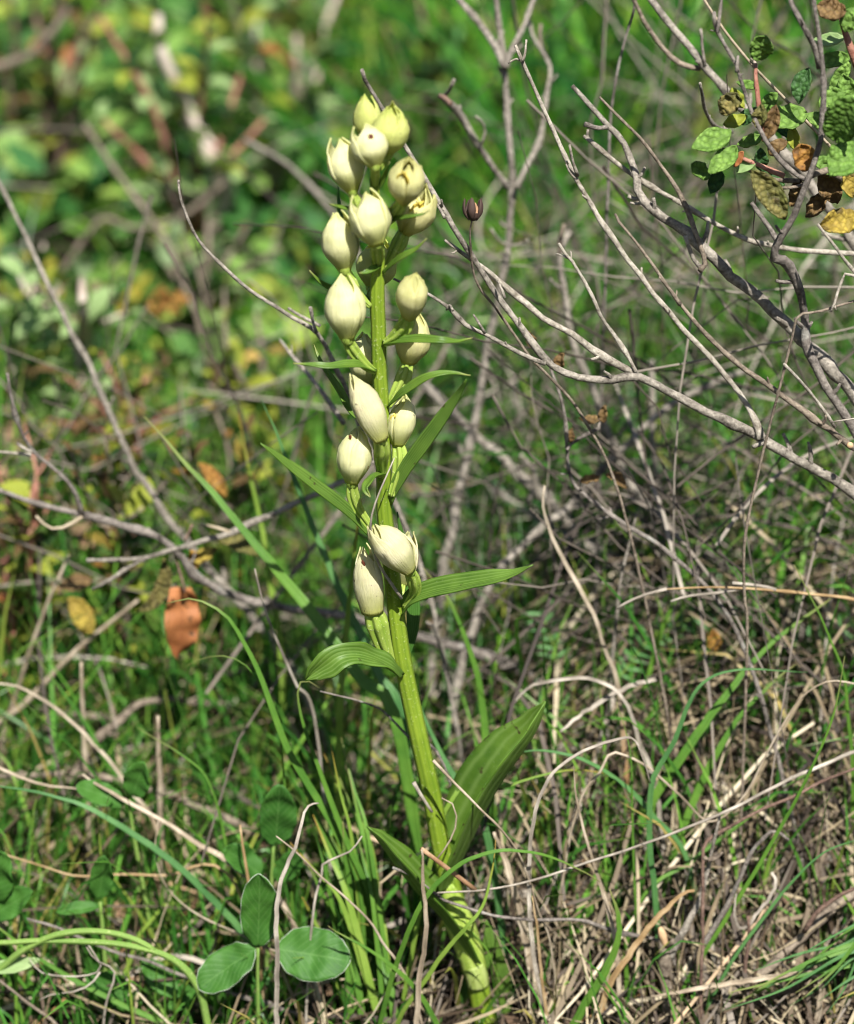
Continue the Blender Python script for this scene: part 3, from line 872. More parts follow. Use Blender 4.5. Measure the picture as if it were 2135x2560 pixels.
def tepal_mesh(name, B, a, phi0, L, R, mat, half=72, opening=0.0, lscale=1.0, rscale=1.0, seed=0, tipw=0.12, notch=0.35, rnd=0.05, n=20, cols=12, foot=.3, close=0.0):
    """one tepal of a bud: part of a surface of revolution about the axis a, hinged outwards at its foot"""
    c = TO_CAM - a * TO_CAM.dot(a); c.normalize()
    s = a.cross(c)
    rad0 = c * math.cos(phi0) + s * math.sin(phi0)
    hinge = a.cross(rad0).normalized()
    rot = Matrix.Rotation(opening, 3, hinge)
    verts, uvs, faces = [], [], []
    for i in range(n):
        u = i / (n - 1)
        r = R * rscale * (foot + (1 - foot) * math.sin(math.pi / 2 * u / .46) ** 1.25 if u < .46 else interp(BUD, u))
        r *= 1 - close * u ** 5
        hw = math.radians(half) * (1 if u < 1 - notch else max(tipw * .5, ((1 - u) / notch) ** 0.72 * (1 - tipw) + tipw))
        for k in range(cols + 1):
            v = -1 + 2 * k / cols
            ph = phi0 + v * hw
            nz = mnoise.noise(Vector((u * 2.6 + seed * 7.1, v * 1.4, seed * 3.3)))
            nz2 = mnoise.noise(Vector((u * 7 + seed, v * 5, seed * 1.7)))
            rr = r * (1 + rnd * nz + rnd * .3 * nz2) + R * 0.075 * (abs(v) ** 5)
            rr -= R * .035 * math.exp(-(v / .09) ** 2) * math.sin(math.pi * min(1, u * 1.05))
            p = a * (u * L * lscale * (1 + .03 * nz)) + (c * math.cos(ph) + s * math.sin(ph)) * rr
            verts.append(B + rot @ p)
            uvs.append((u, (v + 1) / 2))
    for i in range(n - 1):
        for k in range(cols):
            q = i * (cols + 1) + k
            faces.append((q, q + 1, q + cols + 2, q + cols + 1))
    return mesh(name, verts, faces, mat, uvs)

FLOWER_N = [0]
def flower(base, tip, w, ovary, ow, dy, mat=TEPAL, sepals=((0, 0, 1), (118, 0, 1), (-118, 0, 1)), petals=((60, 0, .93), (-60, 0, .93), (180, 0, .93)), lip=None, tilt=0.0, rnd=0.085, scars=()):
    """base/tip of the bud and the ovary's course in photograph pixels; dy metres behind (+) or before (-) the stem's axis"""
    FLOWER_N[0] += 1
    sd = FLOWER_N[0]
    B = at(base[0], base[1], dy)
    Tp = at(tip[0], tip[1], dy + tilt)
    a = (Tp - B); L = a.length; a.normalize()
    R = w / 2 * pxm(B)
    # receptacle: the small cup that holds the tepals
    rc = tube_mesh('flower', [B - a * R * .30, B - a * R * .05, B + a * R * .22, B + a * R * .5], [R * .24, R * .36, R * .42, R * .30], OVARY, 14, 8)
    fl = link_mesh('flower', rc, ORCHID)
    # ovary
    n = len(ovary)
    op = [B + a * R * .12]
    for i, (x, y) in enumerate(ovary):
        f = (i + 1) / n
        op.append(at(x, y, dy * (1 - f) + (-0.0022 if dy <= 0 else 0.0022) * f))
    k = len(op)
    rr = [ow / 2 * pxm(B) * f for f in np.interp(np.linspace(0, 1, k), [0, .08, .35, .75, 1], [.72, .9, 1.0, .72, .42])]
    link_mesh('ovary', tube_mesh('ovary', op, rr, OVARY, 42, 26, 0.02, sd, 1.0, 6, 0.19), fl)
    for i, (ph, opn, ls) in enumerate(sepals):
        o = link_mesh('sepal', tepal_mesh('sepal', B, a, math.radians(ph), L, R, mat, 74 if i == 0 else 70, math.radians(opn), ls, 1.0 - .06 * i, sd * 5 + i, .12, .30, rnd, foot=min(.72, .92 * ow / w), close=.45 if opn < 8 else .1), fl)
        solid(o, 0.00035)
    for i, (ph, opn, ls) in enumerate(petals):
        o = link_mesh('petal', tepal_mesh('petal', B, a, math.radians(ph), L, R, mat, 74, math.radians(opn), ls * 1.03, .87 - .03 * i, sd * 5 + 3 + i, .45, .25, rnd, foot=min(.6, .8 * ow / w), close=.85), fl)
        solid(o, 0.0003)
    if lip:
        # trough-shaped lip with a yellow blotch, seen in the mouth of the flower
        ph, u0, u1 = lip
        c = TO_CAM - a * TO_CAM.dot(a); c.normalize()
        s = a.cross(c)
        rad = c * math.cos(math.radians(ph)) + s * math.sin(math.radians(ph))
        pts = [B + a * L * u0 + rad * R * .25, B + a * L * (u0 + u1) / 2 + rad * R * .55, B + a * L * u1 + rad * R * .68, B + a * L * (u1 - .05) + rad * R * .86]
        o = link_mesh('lip', ribbon_mesh('lip', pts, R * .42, LIP, 'strap', 12, 6, 0.8, a * .6 + rad * .4), fl)
        solid(o, 0.0003)
    for (x, y, sw, sh, ang) in scars:
        c0 = at(x, y, dy)
        d = (c0 - CAM).normalized()
        # drop the scar on the bud's outer surface
        ax = a; v = c0 - B
        u = max(0.05, min(.97, v.dot(ax) / L))
        rloc = R * interp(BUD, u)
        side = v - ax * v.dot(ax)
        c = TO_CAM - ax * TO_CAM.dot(ax); c.normalize()
        s = ax.cross(c)
        sv = max(-.95, min(.95, side.dot(s) / max(rloc, 1e-6)))
        ph = math.asin(sv)
        nrm = c * math.cos(ph) + s * sv
        p = B + ax * u * L + nrm * (rloc * 1.05)
        m = pxm(p)
        e1 = (RIGHT * math.cos(ang) - UPV * math.sin(ang)); e1 = (e1 - nrm * e1.dot(nrm)).normalized(); e2 = nrm.cross(e1)
        rv = random.Random(int(x * 7 + y))
        ring = [p + e1 * (math.cos(t) * sw / 2 * m * (0.7 + .5 * rv.random())) + e2 * (math.sin(t) * sh / 2 * m * (0.7 + .5 * rv.random())) - nrm * R * .035 for t in np.linspace(0, 2 * math.pi, 11)[:-1]]
        vs = ring + [p]
        link_mesh('scar', mesh('scar', vs, [(i, (i + 1) % 10, 10) for i in range(10)], SCAR, [(0, 0)] * 11), fl)
    return fl

flower((922, 356), (913, 236), 62, [(930, 385), (938, 410)], 20, 0.004, TEPAL_GREEN, ((-20, 0, 1), (100, 6, .97), (-130, 4, .95)))
flower((970, 384), (978, 260), 84, [(962, 400), (950, 425)], 22, -0.002, TEPAL_GREEN, ((-28, 4, .92), (62, 10, .9), (165, 3, 1.02)), ((110, 3, .93), (-110, 3, .9), (15, 0, .9)), (10, .25, .62), -.003, .07,
       ((985, 318, 7, 10, .4), (993, 322, 4, 6, .4), (975, 286, 4, 5, 0)))
flower((937, 416), (914, 308), 82, [(938, 437), (938, 462)], 26, -0.010, TEPAL, ((12, 0, 1), (128, 0, .98), (-98, 13, 1.0)), scars=((926, 335, 13, 16, .5), (921, 331, 10, 5, -.5)))
flower((880, 477), (848, 346), 86, [(890, 506), (905, 545), (928, 578)], 28, -0.004, TEPAL, ((8, 0, 1), (125, 2, 1), (-112, 7, 1.04)))
flower((941, 610), (912, 480), 90, [(944, 632), (946, 662)], 38, -0.011, TEPAL, ((22, 0, 1.0), (112, 5, 1.05), (-96, 11, 1.0)))
flower((862, 675), (842, 528), 90, [(878, 703), (898, 738), (926, 766)], 27, -0.003, TEPAL, ((-10, 0, .98), (112, 3, 1.0), (-128, 3, .96)))
flower((869, 847), (856, 684), 98, [(878, 868), (895, 893), (918, 917), (938, 929)], 32, -0.008, TEPAL, ((-24, 0, 1.0), (88, 4, .96), (-140, 2, .95)), scars=((905, 780, 5, 6, 0),))
flower((1010, 503), (1024, 399), 88, [(993, 525), (970, 550), (952, 568)], 34, -0.010, TEPAL_DULL, ((-68, 3, 1.0), (70, 3, 1.0), (180, 0, 1.04)), ((8, 1, .86), (120, 0, .97), (-120, 0, .97)), (-14, .35, .86), -.006, .09)
flower((1012, 579), (1056, 466), 86, [(998, 608), (982, 640), (964, 670)], 38, 0.003, TEPAL_DULL, ((66, 15, 1.0), (-85, 0, .86), (165, 8, 1.05)), ((-15, 2, .84), (110, 4, .95)), (20, .35, .74), 0, .08)
flower((932, 722), (952, 596), 96, [(926, 742), (934, 770)], 22, 0.013, TEPAL_GREEN, ((0, 0, 1), (118, 3, 1), (-118, 3, 1)))
flower((1023, 789), (1040, 684), 78, [(1012, 815), (990, 842), (962, 858)], 42, -0.007, TEPAL_DULL, ((-60, 0, 1.0), (75, 0, .97), (180, 0, 1.0)), ((0, 0, .97), (120, 0, .95), (-120, 0, .95)), None, -.006, .12)
flower((1020, 905), (1044, 780), 88, [(1010, 940), (992, 978), (970, 1016)], 38, 0.004, TEPAL_DULL, ((20, 2, .95), (128, 0, 1.0), (-115, 3, .88)), ((-50, 0, .9), (90, 0, .95), (180, 0, .95)), (-40, .3, .6), 0, .08)
flower((920, 962), (914, 832), 92, [(930, 985), (944, 1010)], 22, 0.012, TEPAL, ((-30, 0, 1), (90, 4, 1), (-140, 3, 1)))
flower((952, 1101), (880, 938), 80, [(954, 1125), (953, 1155), (956, 1190)], 40, -0.010, TEPAL_OLD, ((30, 0, 1.0), (140, 0, .98), (-85, 0, 1.02)), rnd=.06, scars=())
flower((880, 1207), (892, 1066), 88, [(882, 1235), (892, 1268), (914, 1302), (945, 1345)], 32, -0.007, TEPAL, ((-30, 0, .93), (60, 0, 1.0), (-150, 0, .95)), scars=((877, 1085, 10, 13, .6), (921, 1160, 4, 20, .2), (905, 1182, 5, 6, 0), (911, 1182, 4, 4, 0)))
flower((994, 1110), (1010, 988), 70, [(1000, 1142), (995, 1185), (978, 1240)], 38, 0.000, TEPAL, ((48, 2, 1.0), (135, 0, 1.02), (-95, 4, .85)), ((10, 0, .9), (-150, 0, .95)), (-30, .35, .64), 0, .07)
flower((1024, 1428), (932, 1312), 84, [(1034, 1452), (1036, 1482), (1012, 1518)], 34, -0.011, TEPAL_OLD, ((35, 2, 1.0), (150, 9, .85), (-50, 4, 1.06)), ((0, 0, .95), (-120, 2, .95)), None, -.004, .07, ((1024, 1366, 3, 6, 0),))
flower((932, 1530), (908, 1366), 70, [(942, 1556), (956, 1605), (978, 1665)], 54, -0.006, TEPAL_OLD, ((-5, 0, 1.0), (105, 2, 1.04), (-125, 2, .98)), rnd=.04, scars=((908, 1398, 8, 20, -.5), (942, 1437, 3, 4, 0), (944, 1480, 3, 3, 0), (927, 1450, 3, 4, 0)))

# dark split sepal behind the lowest right flower and the orange tint between the buds belong to the flowers behind the stem
flower((1006, 1462), (1022, 1330), 60, [(1002, 1480), (998, 1510)], 20, 0.008, TEPAL_OLD, ((10, 0, 1), (120, 4, 1), (-120, 0, 1)))

def oleaf(pts, w, name='bract', mat=OBRACT, profile='lance', Y=None, fold=.35, nrm=None, twist=(0, 0), wave=0.15, n=26, cols=8, seed=0):
    """leaf by midrib pixels; Y per point (metres behind the stem's axis)"""
    k = len(pts)
    if Y is None: Y = (-0.002, -0.012)
    ys = np.interp(np.linspace(0, 1, k), np.linspace(0, 1, len(Y)), Y)
    P = [at(x, y, float(d)) for (x, y), d in zip(pts, ys)]
    m = pxm(P[k // 2])
    o = link_mesh(name, ribbon_mesh(name, P, w / 2 * m, mat, profile, n, cols, fold, nrm, twist, wave, seed), ORCHID)
    solid(o, 0.0004)
    return o

oleaf([(958, 862), (985, 856), (1040, 851), (1100, 853), (1145, 855), (1182, 845)], 26, Y=(-.002, -.008, -.012, -.006), fold=.9, nrm=(0, -.45, .9), twist=(0, .25, -.35), seed=1)
oleaf([(968, 1018), (990, 1000), (1020, 974), (1070, 944), (1120, 933), (1176, 939)], 26, Y=(-.001, -.006, -.010, -.008), fold=.7, nrm=(-.1, -.5, .85), twist=(0, .2, -.2), seed=2)
oleaf([(972, 1258), (985, 1222), (1018, 1165), (1065, 1100), (1115, 1030), (1150, 980), (1166, 948)], 38, 'leaf', OLEAF, 'strap', (-.001, -.004, -.010, -.016), .35, (-.35, -1, .35), (0.1, 0, -.1), .1, seed=3)
oleaf([(940, 927), (905, 915), (868, 913), (825, 918), (780, 913), (733, 908)], 26, Y=(-.003, -.009, -.013, -.012), fold=.7, nrm=(0, -.55, .8), twist=(-.3, .1, .3), seed=4)
oleaf([(945, 1085), (880, 1028), (850, 978), (815, 925), (795, 890), (784, 861)], 21, Y=(.002, .006, .012, .015), fold=.4, nrm=(.5, -.8, .3), seed=5)
oleaf([(955, 1355), (925, 1334), (888, 1298), (835, 1254), (765, 1200), (705, 1152), (651, 1108)], 40, 'leaf', OLEAF, 'strap', (-.001, -.006, -.014, -.020), .6, (.1, -.6, .8), (0, .1, .15), .1, seed=6)
oleaf([(960, 1186), (942, 1190), (925, 1203), (914, 1222), (926, 1243)], 30, Y=(-.004, -.010, -.014, -.016), fold=.4, nrm=(-.3, -.8, .5), twist=(0, .6, .2), profile='strap', seed=7)
oleaf([(1006, 1528), (1030, 1496), (1080, 1476), (1150, 1462), (1230, 1448), (1290, 1434), (1332, 1413)], 58, 'leaf', OLEAF, 'strap', (-.002, -.008, -.016, -.020), .55, (-.1, -.55, .9), (.15, .1, -.25), .12, 30, 10, seed=8)
oleaf([(1004, 1690), (985, 1672), (945, 1650), (895, 1636), (850, 1640), (815, 1662), (764, 1698)], 62, 'leaf', OLEAF, 'curl', (-.003, -.010, -.016, -.020, -.018), .5, (.1, -1.0, .35), (1.0, .9, .1, -.1), .5, 34, 10, seed=9)
# the broad trough-shaped leaf on the right
oleaf([(1128, 2215), (1140, 2180), (1165, 2130), (1208, 2040), (1258, 1948), (1310, 1876), (1346, 1815), (1364, 1754)], 172, 'leaf', OLEAF, 'strap', (-.001, -.003, -.006, -.008), 1.1, (-.52, -.22, .83), (0, 0, -.1), .05, 36, 12, seed=10)
# the lower clasping leaf: blade to the left and its sheath
oleaf([(1178, 2400), (1130, 2330), (1085, 2275), (1035, 2222), (985, 2158), (950, 2108), (917, 2068)], 100, 'leaf', OLEAF, 'strap', (-.003, -.008, -.014, -.018), 1.15, (.55, -.15, .82), (0, 0, .1), .06, 34, 12, seed=11)
sh = [(1112, 2205, 52), (1128, 2255, 66), (1150, 2310, 74), (1172, 2372, 66), (1188, 2428, 60)]
link_mesh('leaf_sheath', tube_mesh('leaf_sheath', [at(x, y, -.0008) for x, y, w in sh], [w / 2 * pxm(at(x, y, 0)) for x, y, w in sh], OVARY, 28, 26, .04, 5, 1.0, 16, .025), ORCHID)
sh = [(1182, 2406, 58), (1190, 2434, 58), (1196, 2462, 55)]
link_mesh('leaf_sheath', tube_mesh('leaf_sheath', [at(x, y, -.0012) for x, y, w in sh], [w / 2 * pxm(at(x, y, 0)) for x, y, w in sh], SHEATH_PALE, 28, 12, .02, 6), ORCHID)
oleaf([(1196, 2450), (1214, 2390), (1222, 2340), (1216, 2300)], 34, 'leaf', OLEAF, 'strap', (.001, .003), .3, (.2, -1, .3), seed=12)
oleaf([(1262, 2600), (1262, 2520), (1255, 2440), (1242, 2340)], 40, 'leaf', OLEAF, 'strap', (.008, .008), .2, (.1, -1, .3), seed=13)
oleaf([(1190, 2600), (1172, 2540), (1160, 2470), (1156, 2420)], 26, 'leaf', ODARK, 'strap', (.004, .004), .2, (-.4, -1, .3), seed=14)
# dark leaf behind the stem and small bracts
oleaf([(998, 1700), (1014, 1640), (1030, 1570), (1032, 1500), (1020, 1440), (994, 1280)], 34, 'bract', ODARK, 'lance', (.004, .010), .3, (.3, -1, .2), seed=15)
oleaf([(952, 664), (935, 671), (916, 680), (897, 683)], 17, Y=(-.003, -.007, -.008), fold=.5, nrm=(0, -.7, .6), seed=16)
oleaf([(958, 682), (982, 660), (1010, 640), (1040, 622), (1067, 596)], 20, Y=(-.002, -.008, -.010), fold=.5, nrm=(-.2, -.6, .8), seed=17)
oleaf([(930, 770), (880, 748), (830, 722), (800, 704), (773, 676)], 17, Y=(.001, .004, .002), fold=.5, nrm=(.2, -.7, .6), seed=18)
oleaf([(925, 545), (880, 525), (855, 518), (824, 510)], 14, Y=(.001, -.004), fold=.4, nrm=(0, -.7, .6), seed=19)
oleaf([(955, 565), (985, 549), (1030, 540), (1060, 534), (1074, 525)], 14, Y=(-.003, -.014, -.014), fold=.5, nrm=(0, -.7, .6), seed=20)
oleaf([(946, 475), (958, 445), (966, 425), (975, 404)], 14, Y=(.001, -.004), fold=.4, nrm=(.3, -.7, .4), seed=21)
oleaf([(950, 425), (968, 402), (986, 375)], 13, Y=(.001, .001), fold=.4, nrm=(.3, -.7, .4), seed=22)
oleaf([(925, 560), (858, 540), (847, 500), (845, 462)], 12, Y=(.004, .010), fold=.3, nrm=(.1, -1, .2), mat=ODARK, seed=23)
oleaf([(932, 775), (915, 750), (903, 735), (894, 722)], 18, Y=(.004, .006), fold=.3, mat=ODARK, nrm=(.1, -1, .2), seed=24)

# ------------------------------------------------------------------ traced twigs, stalks and blades
def settle(o, base):
    """give a top-level mesh its origin at its own foot"""
    base = Vector(base)
    o.data.transform(Matrix.Translation(-base))
    o.location = base
    return o

def course(pts, Y, wob=0.004, seed=0):
    k = len(pts)
    Ys = [Y] if isinstance(Y, (int, float)) else list(Y)
    ys = np.interp(np.linspace(0, 1, k), np.linspace(0, 1, len(Ys)), Ys) if len(Ys) > 1 else [Ys[0]] * k
    out = []
    for i, ((x, y), d) in enumerate(zip(pts, ys)):
        w = wob * mnoise.noise(Vector((i * .45, seed * 1.37, .5)))
        out.append(at(x, y, float(d) + w))
    return out

def dropped(P, run=0.03):
    """carry the far end on, bending down into the ground"""
    a, b = P[-2], P[-1]
    g = gz(b.x, b.y)
    if b.z < g + 0.004:
        return P + [Vector((b.x, b.y, g - 0.01))] if b.z > g - 0.005 else P
    d = (b - a).normalized()
    hgt = b.z - g
    m = b + d * min(run, hgt * .6)
    m.z = max(min(m.z, b.z), g + hgt * .45)
    e = m + Vector((d.x, d.y, 0)) * min(run, hgt * .35)
    e.z = gz(e.x, e.y) - 0.012
    return P + [m, e]

SEED = [100]
def twig_part(name, pts, w0, w1, Y, mat, parent, drop=False, wob=0.004, knots=.5, rough=.22, seg=9):
    SEED[0] += 1
    P = course(pts, Y, wob, SEED[0])
    m = pxm(P[0]) * (.80 if knots == .5 else 1.0)
    n0 = len(P)
    rad = list(np.linspace(w0 / 2 * m, w1 / 2 * pxm(P[-1]), n0))
    if drop:
        P = dropped(P, 0.06)
        rad += [rad[-1] * 1.05] * (len(P) - n0)
    o = link_mesh(name, tube_mesh(name, P, rad, mat, seg, None, rough, SEED[0], 1.0, 0, 0, knots, True, 0.9 if knots >= .5 else 0.0), parent)
    if knots == .5 and name in ('branch', 'side_twig') and w1 > 9:
        # broken stubs and buds along the twig
        rv = random.Random(SEED[0] * 13)
        Q, RR = catmull(P, 60, rad)
        Tn = tangents(Q)
        ln = sum((b - a).length for a, b in zip(Q[:-1], Q[1:]))
        for _ in range(int(ln / 0.028)):
            i = rv.randrange(4, 50)
            d = Vector((rv.uniform(-1, 1), rv.uniform(-1, .4), rv.uniform(-.3, 1))); d = (d - Tn[i] * d.dot(Tn[i])).normalized()
            d = (d - Tn[i] * rv.uniform(.2, 1.0)).normalized()
            L = RR[i] * rv.uniform(2.0, 5.5)
            SEED[0] += 1
            link_mesh('stub', tube_mesh('stub', [Q[i], Q[i] + d * L * .6, Q[i] + d * L - Tn[i] * L * .15], [RR[i] * .6, RR[i] * .5, RR[i] * rv.uniform(.25, .45)], mat, 6, 6, .2, SEED[0]), parent)
    return o

def branch_thing(name, label, cat, mat, main, sides=(), group=None):
    """main and sides: (pts, w0, w1, Y[, mat]); main runs from its tip to its root"""
    pts, w0, w1, Y = main[:4]
    foot = course(pts, Y, 0)[-1]
    t = empty(name, Vector((foot.x, foot.y, gz(foot.x, foot.y))), label, cat, group)
    twig_part('branch', pts, w0, w1, Y, mat, t, True)
    for s in sides:
        twig_part('side_twig', s[0], s[1], s[2], s[3], s[4] if len(s) > 4 else mat, t)
    return t

def stalk(name, label, cat, pts, w, Y, mat, kind='tube', drop=False, group=None, taper=(1.0, 0.5), twist=(0, 0), fold=.25, wob=.002, profile='straw', nrm=None, flat=.45, rough=.12, n=None):
    """a loose stalk, blade or stick that is one mesh; the first pixel is its tip, the last its foot"""
    SEED[0] += 1
    P = course(pts, Y, wob, SEED[0])
    m = pxm(P[len(P) // 2]) * (.85 if profile == 'straw' else 1.0)
    k = len(P)
    rad = list(np.linspace(w / 2 * m * taper[1], w / 2 * m * taper[0], k))
    if drop:
        P = dropped(P, .02)
        rad += [rad[-1]] * (len(P) - k)
    if kind == 'tube':
        me = tube_mesh(name, P, rad, mat, 7, n, rough, SEED[0], 1.0, 0, 0, .15 if 'twig' not in name else .5, True, .8 if 'straw' in cat or 'twig' in name else .3)
    else:
        rv = random.Random(SEED[0])
        tw = twist if any(twist) or profile == 'ovate' else tuple(rv.uniform(-.6, .6) for _ in range(4 if profile == 'blade' else 6))
        me = ribbon_mesh(name, P[::-1], w / 2 * m, mat, profile, n or max(16, min(70, k * 6)), 4, fold if profile == 'blade' else rv.uniform(.3, .9), nrm, tw, .25, SEED[0], .22 if profile == 'blade' else .6)
    o = link_mesh(name, me)
    if kind != 'tube': solid(o, 0.0002)
    settle(o, P[-1])
    return tag(o, label, cat, group)

def hero_leaf(parent, c, ln, wd, ang, Y, mat, profile='ovate', cup=.3, bend=.12, nrm=None, wave=.3, name='leaf', depth=0.0, n=14, cols=8, th=.00035):
    """leaf by centre pixel, length/width in pixels and the screen angle its tip points to"""
    SEED[0] += 1
    a = math.radians(ang)
    dx, dy = math.cos(a) * ln / 2, -math.sin(a) * ln / 2
    nx, ny = -math.sin(a) * bend * ln, -math.cos(a) * bend * ln
    P = [at(c[0] - dx, c[1] - dy, Y), at(c[0] - dx * .4 + nx * .8, c[1] - dy * .4 + ny * .8, Y + depth * .3), at(c[0] + dx * .4 + nx * .8, c[1] + dy * .4 + ny * .8, Y + depth * .7), at(c[0] + dx, c[1] + dy, Y + depth)]
    m = pxm(P[1])
    o = link_mesh(name, ribbon_mesh(name, P, wd / 2 * m, mat, profile, n, cols, cup, nrm, (0, 0), wave, SEED[0]), parent)
    solid(o, th)
    return o

# --- grey dead branch that passes behind the orchid's head, forked near its middle
A = branch_thing('dead_branch', 'long forked pale grey dead branch reaching behind the orchid top', 'branch', BARK_GREY,
    ([(905, 175), (912, 200), (953, 265), (1025, 385), (1063, 447), (1111, 529), (1180, 642), (1262, 765), (1300, 815), (1363, 898), (1405, 928), (1466, 946), (1543, 952), (1590, 940),
      (1698, 995), (1800, 1045), (1903, 1098), (2010, 1160), (2135, 1227), (2300, 1310), (2450, 1420)], 11, 26, (.022, .028, .022, .02, .025, .03)),
    [([(1112, 600), (1160, 636), (1214, 676), (1300, 748), (1364, 795), (1456, 857), (1545, 912), (1592, 938)], 11, 19, (.028, .024, .022), BARK_PALE),
     ([(1288, 113), (1307, 155), (1362, 280), (1435, 438), (1499, 545), (1570, 650), (1643, 748), (1749, 867), (1826, 954), (1872, 1021), (1896, 1070), (1903, 1098)], 11, 17, (.05, .035, .022), BARK_PALE),
     ([(1316, 99), (1312, 130), (1306, 153)], 6, 9, .049, BARK_PALE), ([(1270, 158), (1290, 148), (1305, 152)], 5, 7, .049, BARK_PALE),
     ([(1424, 362), (1430, 400), (1444, 440)], 8, 10, .040, BARK_PALE), ([(1415, 410), (1424, 430), (1438, 446)], 5, 6, .040, BARK_PALE),
     ([(1397, 608), (1412, 633), (1430, 651), (1488, 758), (1507, 800), (1560, 872), (1590, 930)], 9, 10, (.028, .022), BARK_PALE), ([(1390, 634), (1410, 640), (1424, 646)], 4, 6, .027, BARK_PALE),
     ([(984, 697), (1030, 718), (1070, 735), (1125, 772), (1163, 810), (1210, 834), (1248, 854), (1312, 890), (1363, 910)], 8, 12, (.02, .02)),
     ([(1183, 786), (1195, 804), (1212, 832)], 6, 9, .019), ([(1116, 775), (1124, 763), (1132, 776)], 6, 7, .02), ([(1082, 495), (1098, 520), (1112, 545)], 6, 9, .022),
     ([(1881, 1118), (1892, 1112), (1908, 1104)], 11, 15, .022), ([(1245, 700), (1252, 722), (1262, 745)], 6, 8, .021)])
# --- thick smooth branch rising from the right edge
branch_thing('dead_branch', 'thick smooth grey-brown branch with a long thin upper twig', 'branch', BARK_GREY,
    ([(1430, 214), (1470, 258), (1520, 315), (1555, 350), (1578, 400), (1590, 443), (1600, 491), (1643, 534), (1713, 582), (1766, 630), (1819, 678), (1910, 758), (2026, 867), (2083, 923), (2135, 990), (2230, 1100), (2330, 1260)], 14, 36, (.06, .05, .04, .035, .03)),
    [([(1499, 243), (1530, 275), (1574, 320), (1627, 379), (1670, 438), (1713, 513), (1735, 575), (1755, 625), (1764, 662), (1750, 676)], 8, 13, (.045, .035), BARK_BROWN),
     ([(1713, 590), (1725, 628), (1738, 655), (1760, 674)], 10, 14, .036), ([(1462, 310), (1490, 318), (1518, 318)], 14, 12, .055, BARK_DARK),
     ([(1570, 490), (1588, 498), (1602, 496)], 12, 12, .046, BARK_PALE), ([(1575, 507), (1592, 510), (1606, 506)], 8, 8, .046, BARK_PALE)])
# --- thin speckled twig with a cut round end
t3 = branch_thing('dead_twig', 'thin curved speckled brown twig ending in a round cut', 'twig', BARK_BROWN,
    ([(1538, 535), (1545, 552), (1584, 598), (1643, 678), (1707, 769), (1733, 800), (1780, 851), (1841, 908), (1944, 980), (2057, 1062), (2122, 1112)], 7, 16, (.03, .02, .018)),
    [([(1648, 692), (1672, 722), (1700, 762)], 6, 9, .022), ([(1960, 910), (1990, 942), (2037, 995), (2088, 1068)], 9, 9, (.012, .018), BARK_PALE),
     ([(2180, 1040), (2135, 1046), (2110, 1050), (2075, 1056)], 3, 4, (.01, .017), STRAW_GREY)])
p = at(2124, 1113, .016)
link_mesh('cut_end', tube_mesh('cut_end', [p, p + TO_CAM * .0012], [8 * pxm(p), 7.5 * pxm(p)], WOOD_CUT, 12, 6), t3)
# --- living rockrose branch on the right with crinkled leaves
R = branch_thing('rockrose_branch', 'dark elbowed rockrose branch carrying crinkled green and withered leaves', 'branch', BARK_DARK,
    ([(2028, -60), (2033, 0), (2046, 80), (2056, 170), (2060, 240), (2056, 310), (2049, 363), (2022, 443), (1985, 534), (1953, 598), (1934, 628), (1936, 648), (1964, 655), (1985, 690), (2001, 737), (2014, 800), (2022, 876), (2060, 960), (2150, 1100), (2250, 1300)], 13, 24, (.012, .012, .016, .02, .03, .03)),
    [([(1962, -50), (1974, 0), (1995, 40), (2012, 69), (2035, 115), (2050, 170)], 13, 16, .012),
     ([(1785, 30), (1787, 60), (1793, 80), (1815, 118), (1841, 160), (1852, 200), (1867, 240), (1880, 285), (1894, 315), (1915, 355), (1948, 395), (1985, 432), (2015, 450)], 9, 13, (.02, .016)),
     ([(1806, -20), (1803, 0), (1798, 45), (1793, 82)], 8, 9, .02), ([(1845, 140), (1843, 160), (1842, 180)], 8, 8, .0185),
     ([(1878, 507), (1905, 545), (1930, 580), (1950, 612)], 13, 15, (.026, .02)), ([(1955, 470), (1985, 468), (2022, 455)], 9, 10, .02, BARK_BROWN),
     ([(1889, 160), (1889, 181), (1893, 215), (1894, 245), (1905, 330)], 12, 13, (.03, .022), STEM_RED), ([(1880, 145), (1885, 155), (1890, 170)], 9, 11, .031, STEM_PINK),
     ([(2098, 30), (2108, 70), (2122, 110), (2135, 138), (2160, 200)], 14, 22, (.03, .03), STEM_RED), ([(1805, 372), (1830, 385), (1870, 402), (1915, 420), (1960, 440)], 10, 13, (.024, .02), STEM_RED),
     ([(1862, 420), (1900, 440), (1950, 450), (2000, 452)], 10, 13, (.03, .022), BARK_BROWN), ([(2022, 443), (2060, 432), (2100, 440), (2160, 470)], 16, 22, (.02, .03), BARK_BROWN)])
